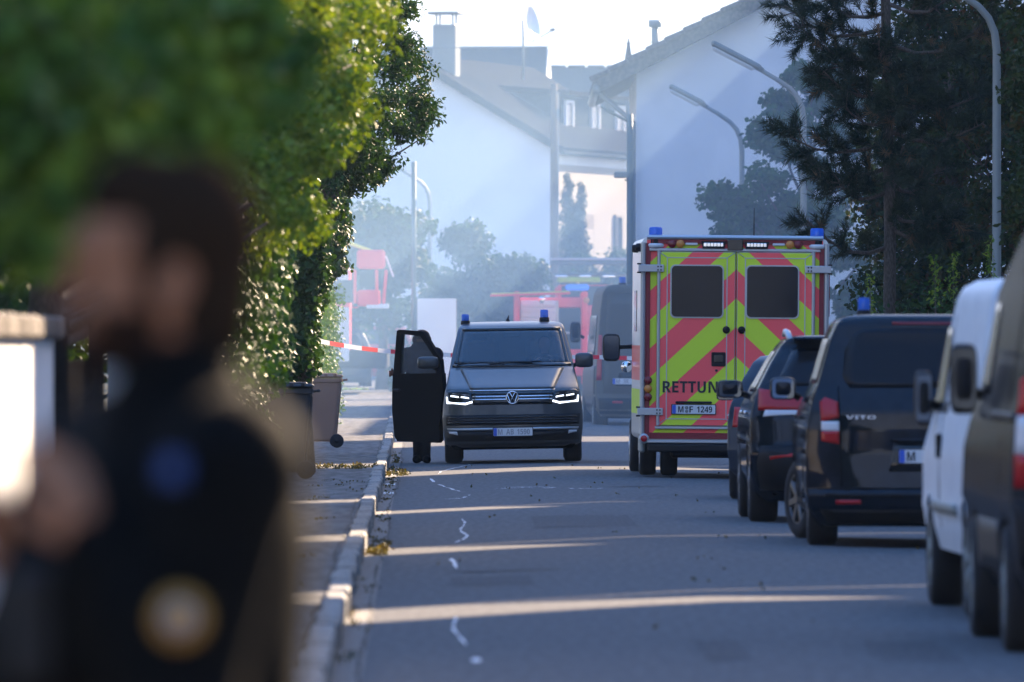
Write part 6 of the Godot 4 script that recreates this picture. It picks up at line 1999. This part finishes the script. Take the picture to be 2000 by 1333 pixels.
func street_things() -> void:
	wheelie_bin("brown_bin", "brown wheelie bin standing against the ivy hedge", Vector3(-2.80, walk_y(164), -164), 0.03, M.bin_brown)
	wheelie_bin("black_bin", "black wheelie bin standing closer to the camera than the brown one", Vector3(-2.56, walk_y(126.5), -126.5), 0.0, M.bin_black)
	# barrier tape
	var st := new_st()
	var pts := []
	for q in [[585, 658, 160], [610, 664, 162], [650, 672, 164], [700, 680, 166], [750, 686, 168], [820, 691, 170], [880, 694, 172], [1000, 698, 175], [1165, 698, 178], [1260, 701, 179]]: pts.append(at(q[0], q[1], q[2]))
	var L := 0.0
	for i in pts.size() - 1:
		var n := int(ceil(absf(pts[i + 1].x - pts[i].x) / 0.05))
		for k in n:
			var a: Vector3 = pts[i].lerp(pts[i + 1], float(k) / n)
			var b: Vector3 = pts[i].lerp(pts[i + 1], float(k + 1) / n)
			var lean := Vector3(0.0, 0.032, 0.012 * sin(L * 2.0))
			var lean2 := Vector3(0.0, 0.032, 0.012 * sin((L + absf(b.x - a.x)) * 2.0))
			st.set_color(Color(0.75, 0.012, 0.02) if fposmod(L - 0.338, 0.42) < 0.21 else Color(0.75, 0.75, 0.75))
			poly(st, [a - lean, b - lean2, b + lean2, a + lean], Vector3.BACK)
			L += absf(b.x - a.x)
	tag(obj("barrier_tape", st, M.tape, self), "red and white barrier tape strung across the street behind the minivan", "barrier tape")
	# white screen
	var o := thing("white_screen", "blank white privacy screen standing behind the open minivan door", "screen", Vector3(-1.59, rise(240) - 0.05, -240))
	st = new_st()
	bx(st, Vector3(0, 1.15, 0), Vector3(0.82, 2.2, 0.03), 0.006)
	obj("sheet", st, M.white_sheet, o)
	st = new_st()
	for s in [-0.42, 0.42]:
		bx(st, Vector3(s, 1.12, -0.02), Vector3(0.035, 2.26, 0.035), 0.005)
		bx(st, Vector3(s, 0.03, 0), Vector3(0.05, 0.04, 0.6), 0.005)
	obj("stand", st, M.galv, o)
	st = new_st(true)
	var hp := []
	for i in 9: hp.append(Vector3(-3.86 + i * 0.065, walk_y(262) - 0.02 + 0.012 * sin(i * 2.0), -262 + 0.5 * sin(i * 1.1)))
	tube(st, hp, 0.06, 8)
	tag(obj("fire_hose", st, M.hose, self), "bright yellow hose lying across the far pavement", "hose")
	# fallen leaves
	var lm := leaf_mesh(0.4, 0.05)
	var cl := []
	for i in 60:
		var d := 50.0 + pow(rng.randf(), 0.7) * 120.0
		cl.append([Vector3(kerb_x(d) + rng.randf_range(0.01, 0.12), gy(kerb_x(d), d) + 0.015, -d), Vector3(0.05, 0.012, 0.7), 8])
	for i in 24:
		cl.append([Vector3(kerb_x(90.5) + rng.randf_range(0.0, 0.16), gy(kerb_x(90), 90) + 0.02, -90.5 + rng.randf_range(-3.0, 3.0)), Vector3(0.06, 0.015, 0.5), 16])
		cl.append([Vector3(kerb_x(138) - rng.randf_range(0.1, 1.0), walk_y(138) + 0.02, -138 + rng.randf_range(-1.6, 1.6)), Vector3(0.12, 0.02, 0.6), 20])
		cl.append([Vector3(kerb_x(142) + rng.randf_range(0.0, 0.25), gy(kerb_x(142), 142) + 0.02, -142 + rng.randf_range(-2.5, 2.5)), Vector3(0.07, 0.02, 0.6), 14])
	for i in 26:
		var d := 70.0 + rng.randf() * 60.0
		cl.append([Vector3(kerb_x(d) - rng.randf_range(0.15, 1.3), walk_y(d) + 0.01, -d), Vector3(0.12, 0.008, 0.8), 8])
	for i in 40:
		var d := 60.0 + rng.randf() * 90.0
		cl.append([Vector3(kerb_x(d) + rng.randf_range(0.3, 4.5), gy(kerb_x(d) + 2.0, d) + 0.012, -d), Vector3(0.1, 0.006, 0.5), 2])
	var brown := [Color(0.07, 0.045, 0.02), Color(0.13, 0.085, 0.03), Color(0.05, 0.055, 0.022), Color(0.2, 0.135, 0.045)]
	var fl := leaves(self, "fallen_leaves", cl, 0.035, brown, M.leaf, lm)
	tag(fl, "dry leaves scattered along the gutter and pavement", "leaves", "", "stuff")

# ---------------------------------------------------------------- people: one smooth skin over a skeleton of tapered capsules
# bone: [a, b, ra, rb] or [a, b, ra, rb, squash]
func skin(st: SurfaceTool, bones: Array, cell: float, k: float, col: Callable) -> void:
	var lo := Vector3.ONE * 1e9
	var hi := -lo
	for b in bones:
		for e in 2:
			var r: float = b[2 + e] * 1.5 + cell * 3.0
			lo = lo.min(b[e] - Vector3.ONE * r); hi = hi.max(b[e] + Vector3.ONE * r)
	var nx := int((hi.x - lo.x) / cell) + 2
	var ny := int((hi.y - lo.y) / cell) + 2
	var nz := int((hi.z - lo.z) / cell) + 2
	var f := PackedFloat32Array()
	f.resize(nx * ny * nz)
	f.fill(10.0)
	for b in bones:
		var a: Vector3 = b[0]
		var sq: Vector3 = b[4] if b.size() > 4 else Vector3.ONE
		var ms := minf(sq.x, minf(sq.y, sq.z))
		var e: Vector3 = (b[1] - a) / sq
		var ee := maxf(e.length_squared(), 1e-9)
		var ra: float = b[2]
		var dr: float = b[3] - ra
		var R := maxf(b[2], b[3]) * maxf(sq.x, maxf(sq.y, sq.z)) + k + cell * 2.0
		var l: Vector3 = ((a.min(b[1]) - Vector3.ONE * R - lo) / cell).floor().max(Vector3.ZERO)
		var h: Vector3 = ((a.max(b[1]) + Vector3.ONE * R - lo) / cell).ceil().min(Vector3(nx - 1, ny - 1, nz - 1))
		for z in range(int(l.z), int(h.z) + 1):
			for y in range(int(l.y), int(h.y) + 1):
				var row := (z * ny + y) * nx
				for x in range(int(l.x), int(h.x) + 1):
					var q := (lo + Vector3(x, y, z) * cell - a) / sq
					var t := clampf(q.dot(e) / ee, 0.0, 1.0)
					var d := ((q - e * t).length() - ra - dr * t) * ms
					var o := f[row + x]
					var hh := maxf(k - absf(d - o), 0.0)
					f[row + x] = minf(d, o) - hh * hh * 0.25 / k
	var at_cell := {}
	var off := [0, 1, nx, nx + 1, nx * ny, nx * ny + 1, nx * ny + nx, nx * ny + nx + 1]
	for z in nz - 1:
		for y in ny - 1:
			for x in nx - 1:
				var i := (z * ny + y) * nx + x
				var f0 := f[i] < 0.0
				if f0 == (f[i + 1] < 0.0) and f0 == (f[i + nx] < 0.0) and f0 == (f[i + nx + 1] < 0.0) and f0 == (f[i + off[4]] < 0.0) and f0 == (f[i + off[5]] < 0.0) and f0 == (f[i + off[6]] < 0.0) and f0 == (f[i + off[7]] < 0.0): continue
				var s := Vector3.ZERO
				var n := 0
				for c in 8:
					for bit in [1, 2, 4]:
						if c & bit: continue
						var fa := f[i + off[c]]
						var fb := f[i + off[c | bit]]
						if (fa < 0.0) == (fb < 0.0): continue
						var t := fa / (fa - fb)
						var p := Vector3(c & 1, (c >> 1) & 1, (c >> 2) & 1)
						if bit == 1: p.x = t
						elif bit == 2: p.y = t
						else: p.z = t
						s += p
						n += 1
				at_cell[i] = lo + (Vector3(x, y, z) + s / n) * cell
	for i in at_cell:
		for q in [[1, nx, nx * ny], [nx, nx * ny, 1], [nx * ny, 1, nx]]:
			var fa := f[i]
			var fb := f[i + q[0]]
			if (fa < 0.0) == (fb < 0.0): continue
			if not (at_cell.has(i - q[1]) and at_cell.has(i - q[2]) and at_cell.has(i - q[1] - q[2])): continue
			var pts := [at_cell[i], at_cell[i - q[1]], at_cell[i - q[1] - q[2]], at_cell[i - q[2]]]
			if fa < 0.0: pts.reverse()
			for t in [[0, 1, 2], [0, 2, 3]]:
				for v in t:
					st.set_color(col.call(pts[v]))
					st.add_vertex(pts[v])

# a hand: palm and five bent fingers; d = where the fingers point, n = out of the palm, th = side of the thumb
func hand(w: Vector3, d: Vector3, n: Vector3, th: Vector3, curl: float) -> Array:
	var o := [[w, w + d * 0.05, 0.026, 0.03], [w + d * 0.03 + th * 0.02, w + d * 0.08 + th * 0.025, 0.017, 0.014], [w + d * 0.03 - th * 0.02, w + d * 0.075 - th * 0.025, 0.016, 0.013]]
	var len := [0.075, 0.085, 0.08, 0.062]
	for i in 4:
		var p := w + d * (0.085 - 0.004 * absf(i - 1.2)) + th * (0.033 - 0.021 * i)
		var dir := d
		for j in 3:
			dir = (dir + n * curl * (0.5 + 0.25 * j)).normalized()
			var e: Vector3 = p + dir * len[i] * [0.45, 0.3, 0.25][j]
			o.append([p, e, 0.0095 - 0.001 * j, 0.0088 - 0.001 * j])
			p = e
	var p1 := w + d * 0.02 + th * 0.03
	var p2 := p1 + (th * 0.7 + d * 0.6 + n * 0.25).normalized() * 0.04
	var p3 := p2 + (d * 0.8 + th * 0.15 + n * 0.6 * curl).normalized() * 0.032
	o.append([p1, p2, 0.014, 0.0105])
	o.append([p2, p3, 0.0105, 0.009])
	return o

func people() -> void:
	var skin_c := Color(0.27, 0.125, 0.07)
	var navy := Color(0.0075, 0.0073, 0.0078)
	# the officer close to the camera, in profile, facing left
	var o := thing("person", "person in dark uniform close to the camera, blurred, looking left", "person", Vector3(-0.42, gy(-0.4, 15), -15))
	var st := new_st(true)
	var head := [
		[Vector3(-0.02, 1.752, 0), Vector3(-0.072, 1.755, 0), 0.094, 0.086, Vector3(1, 1, 0.82)], [Vector3(-0.07, 1.68, 0), Vector3(-0.112, 1.642, 0), 0.06, 0.042, Vector3(1, 1, 0.85)],
		[Vector3(-0.128, 1.76, -0.02), Vector3(-0.128, 1.76, 0.02), 0.03, 0.03], [Vector3(-0.150, 1.735, 0), Vector3(-0.170, 1.702, 0), 0.012, 0.015], [Vector3(-0.138, 1.665, -0.015), Vector3(-0.138, 1.665, 0.015), 0.022, 0.022],
		[Vector3(-0.10, 1.705, 0.04), Vector3(-0.10, 1.69, 0.045), 0.03, 0.03], [Vector3(-0.10, 1.705, -0.04), Vector3(-0.10, 1.69, -0.045), 0.03, 0.03],
		[Vector3(-0.028, 1.705, 0.074), Vector3(-0.032, 1.675, 0.074), 0.019, 0.014, Vector3(1, 1, 0.6)], [Vector3(-0.028, 1.705, -0.074), Vector3(-0.032, 1.675, -0.074), 0.019, 0.014, Vector3(1, 1, 0.6)],
		[Vector3(-0.03, 1.66, 0), Vector3(0.0, 1.555, 0), 0.058, 0.066]]
	skin(st, head, 0.006, 0.012, func(p: Vector3) -> Color: return Color(0.03, 0.018, 0.012) if p.y < 1.685 and p.x < -0.045 and p.x > -0.16 and not (p.x < -0.13 and p.y > 1.655) else (skin_c if p.y > 1.605 else navy))
	var lw := Vector3(-0.135, 1.375, 0.17)
	var rw := Vector3(-0.225, 1.325, -0.12)
	var body := [
		[Vector3(-0.01, 1.58, 0), Vector3(0.02, 1.5, 0), 0.07, 0.085], [Vector3(-0.10, 1.485, -0.15), Vector3(0.06, 1.485, 0.14), 0.095, 0.09], [Vector3(-0.13, 1.40, -0.1), Vector3(-0.10, 1.2, -0.1), 0.12, 0.13], [Vector3(-0.02, 1.60, 0.0), Vector3(-0.03, 1.53, 0.0), 0.072, 0.1], [Vector3(-0.01, 1.38, 0), Vector3(-0.01, 1.12, 0), 0.17, 0.155, Vector3(1, 1, 1.2)],
		[Vector3(-0.05, 1.36, -0.07), Vector3(-0.05, 1.25, 0.07), 0.15, 0.15], [Vector3(-0.01, 1.05, 0), Vector3(0.0, 0.95, 0), 0.15, 0.14, Vector3(1, 1, 1.2)],
		[Vector3(0.055, 1.465, 0.19), Vector3(-0.01, 1.16, 0.255), 0.092, 0.07], [Vector3(-0.01, 1.16, 0.255), lw, 0.07, 0.042], [Vector3(-0.12, 1.46, -0.2), Vector3(-0.24, 1.15, -0.22), 0.095, 0.085], [Vector3(-0.24, 1.15, -0.22), rw, 0.08, 0.045], [Vector3(-0.14, 1.22, -0.05), Vector3(-0.1, 1.0, 0.0), 0.14, 0.14]]
	for s in [-1.0, 1.0]:
		body += [[Vector3(0, 0.95, s * 0.09), Vector3(-0.015, 0.5, s * 0.11), 0.105, 0.068], [Vector3(-0.015, 0.5, s * 0.11), Vector3(0.02, 0.1, s * 0.12), 0.066, 0.05], [Vector3(0.02, 0.055, s * 0.12), Vector3(-0.17, 0.04, s * 0.13), 0.052, 0.042]]
	skin(st, body, 0.014, 0.04, func(_p: Vector3) -> Color: return navy)
	skin(st, hand(lw, Vector3(-0.35, 0.93, -0.1).normalized(), Vector3(-0.6, -0.1, -0.8).normalized(), Vector3(-0.7, -0.2, 0.5).normalized(), 0.5), 0.005, 0.008, func(_p: Vector3) -> Color: return skin_c)
	skin(st, hand(rw, Vector3(-0.45, 0.88, 0.1).normalized(), Vector3(-0.6, -0.1, 0.8).normalized(), Vector3(-0.7, -0.2, -0.5).normalized(), 0.5), 0.005, 0.008, func(_p: Vector3) -> Color: return skin_c)
	obj("body", st, M.person, o)
	st = new_st(true)
	skin(st, [[Vector3(-0.01, 1.80, 0), Vector3(-0.075, 1.825, 0), 0.092, 0.07, Vector3(1, 1, 0.86)], [Vector3(0.0, 1.77, 0), Vector3(0.008, 1.67, 0), 0.088, 0.07, Vector3(1, 1, 0.9)], [Vector3(-0.055, 1.76, 0.045), Vector3(-0.052, 1.70, 0.062), 0.035, 0.014], [Vector3(-0.055, 1.76, -0.045), Vector3(-0.052, 1.70, -0.062), 0.035, 0.014]], 0.007, 0.02, func(_p: Vector3) -> Color: return Color.BLACK)
	obj("hair", st, M.hair, o)
	for s in [1.0, -1.0]:
		st = new_st(true)
		disc(st, Vector3(-0.135, 1.733, s * 0.033), 0.012, 0.006, Vector3(-1, 0, s * 0.4), 10)
		obj("eye", st, M.ink, o)
	# sleeve badge, shoulder flash, vest
	st = new_st(true)
	var nn := Vector3(-0.15, 0.12, 1).normalized()
	lathe(st, [Vector2(0, 0), Vector2(0.033, 0), Vector2(0.031, 0.004), Vector2(0, 0.005)], Transform3D(Basis(Quaternion(Vector3.UP, nn)), Vector3(-0.010, 1.284, 0.320)), 20)
	obj("sleeve_badge", st, M.patch_gold, o)
	st = new_st(true)
	lathe(st, [Vector2(0, 0), Vector2(0.017, 0), Vector2(0.015, 0.003), Vector2(0, 0.004)], Transform3D(Basis(Quaternion(Vector3.UP, nn)), Vector3(-0.010, 1.284, 0.325)), 20)
	obj("badge_centre", st, M.patch_white, o)
	st = new_st()
	bx(st, Vector3(-0.02, 1.475, 0.27), Vector3(0.032, 0.04, 0.012), 0.004, Basis(Vector3.RIGHT, -0.5))
	obj("shoulder_flash", st, M.patch_blue, o)
	st = new_st()
	for s in [-1.0, 1.0]: bx(st, Vector3(-0.205, 1.27, s * 0.08), Vector3(0.07, 0.16, 0.11), 0.015)
	bx(st, Vector3(0.0, 1.02, 0.0), Vector3(0.33, 0.05, 0.4), 0.02)
	obj("vest_pocket", st, M.black_trim, o)
	# the officer behind the open door
	o = thing("person", "person in black gear standing behind the open minivan door", "person", Vector3(-1.225, gy(-1.2, 154.4), -154.4))
	st = new_st(true)
	var black := Color(0.012, 0.014, 0.018)
	var hw := Vector3(-0.385, 1.225, 0.42)
	body = [[Vector3(0, 1.68, 0), Vector3(0, 1.70, -0.03), 0.115, 0.11, Vector3(0.95, 1, 1)], [Vector3(0, 1.62, 0.05), Vector3(0, 1.60, 0.06), 0.055, 0.045], [Vector3(0, 1.6, 0), Vector3(0, 1.5, 0), 0.062, 0.07],
		[Vector3(-0.19, 1.47, 0), Vector3(0.19, 1.47, 0), 0.105, 0.105], [Vector3(0, 1.38, 0), Vector3(0, 1.1, 0), 0.16, 0.15, Vector3(1.4, 1, 1)], [Vector3(0, 1.34, 0.06), Vector3(0, 1.2, 0.06), 0.14, 0.14, Vector3(1.35, 1, 1)], [Vector3(-0.07, 1.57, 0.02), Vector3(0.07, 1.57, 0.02), 0.075, 0.075], [Vector3(0, 1.05, 0), Vector3(0, 0.95, 0), 0.13, 0.13, Vector3(1.3, 1, 1)],
		[Vector3(-0.23, 1.45, 0), Vector3(-0.31, 1.2, 0.12), 0.085, 0.065], [Vector3(-0.31, 1.2, 0.12), hw, 0.062, 0.04], [Vector3(0.17, 1.44, 0), Vector3(0.2, 1.18, 0.05), 0.07, 0.055], [Vector3(0.2, 1.18, 0.05), Vector3(0.16, 1.1, 0.25), 0.055, 0.038]]
	for s in [-1.0, 1.0]:
		body += [[Vector3(s * 0.07, 0.95, 0), Vector3(s * 0.06, 0.5, 0.02), 0.1, 0.075], [Vector3(s * 0.06, 0.5, 0.02), Vector3(s * 0.055, 0.12, 0), 0.075, 0.062], [Vector3(s * 0.06, 0.06, -0.02), Vector3(s * 0.075, 0.05, 0.17), 0.06, 0.052]]
	skin(st, body, 0.013, 0.035, func(p: Vector3) -> Color: return Color(0.07, 0.04, 0.03) if p.z > 0.085 and p.y > 1.645 and p.y < 1.68 else black)
	skin(st, hand(hw, Vector3(-0.5, -0.1, 0.85).normalized(), Vector3(0.85, 0, 0.5).normalized(), Vector3(0, 1, 0.1).normalized(), 0.7), 0.005, 0.008, func(_p: Vector3) -> Color: return Color(0.26, 0.12, 0.08))
	skin(st, hand(Vector3(0.16, 1.1, 0.25), Vector3(-0.3, 0.1, 0.95).normalized(), Vector3(-0.3, -0.9, 0).normalized(), Vector3(-1, 0, 0), 0.5), 0.005, 0.008, func(_p: Vector3) -> Color: return black)
	obj("body", st, M.person, o)
	st = new_st(true)
	skin(st, [[Vector3(0, 1.72, -0.02), Vector3(0, 1.725, 0.01), 0.112, 0.105, Vector3(1.0, 0.85, 1)], [Vector3(-0.095, 1.69, 0), Vector3(-0.095, 1.66, 0), 0.035, 0.035], [Vector3(0.095, 1.69, 0), Vector3(0.095, 1.66, 0), 0.035, 0.035]], 0.008, 0.015, func(_p: Vector3) -> Color: return Color.BLACK)
	obj("helmet", st, M.black_trim, o)
	# the driver behind the windscreen
	o = thing("person", "driver in dark clothes behind the minivan's windscreen", "person", Vector3(0.44, 0.0, -153.75))
	st = new_st(true)
	body = [[Vector3(0, 1.57, 0), Vector3(0, 1.60, -0.02), 0.085, 0.09], [Vector3(0, 1.5, 0), Vector3(0, 1.42, -0.02), 0.05, 0.06], [Vector3(-0.16, 1.36, -0.02), Vector3(0.16, 1.36, -0.02), 0.08, 0.08], [Vector3(0, 1.28, -0.02), Vector3(0, 1.0, -0.05), 0.13, 0.13, Vector3(1.3, 1, 1)], [Vector3(0, 0.86, -0.02), Vector3(0, 0.86, 0.35), 0.13, 0.1, Vector3(1.4, 1, 1)],
		[Vector3(-0.2, 1.34, 0), Vector3(-0.26, 1.14, 0.1), 0.06, 0.05], [Vector3(-0.26, 1.14, 0.1), Vector3(-0.15, 1.33, 0.24), 0.05, 0.034], [Vector3(0.2, 1.34, 0), Vector3(0.26, 1.14, 0.1), 0.06, 0.05], [Vector3(0.26, 1.14, 0.1), Vector3(0.13, 1.3, 0.24), 0.05, 0.034]]
	skin(st, body, 0.013, 0.03, func(p: Vector3) -> Color: return skin_c if p.y > 1.46 and p.z > 0.02 else black)
	for s in [-1.0, 1.0]:
		skin(st, hand(Vector3(s * 0.14, 1.33, 0.25), Vector3(-s * 0.5, 0.6, 0.4).normalized(), Vector3(-s * 0.4, -0.5, 0.5).normalized(), Vector3(-s * 0.3, 0.8, -0.3).normalized(), 0.7), 0.005, 0.008, func(_p: Vector3) -> Color: return Color(0.6, 0.4, 0.32))
	obj("body", st, M.person, o)
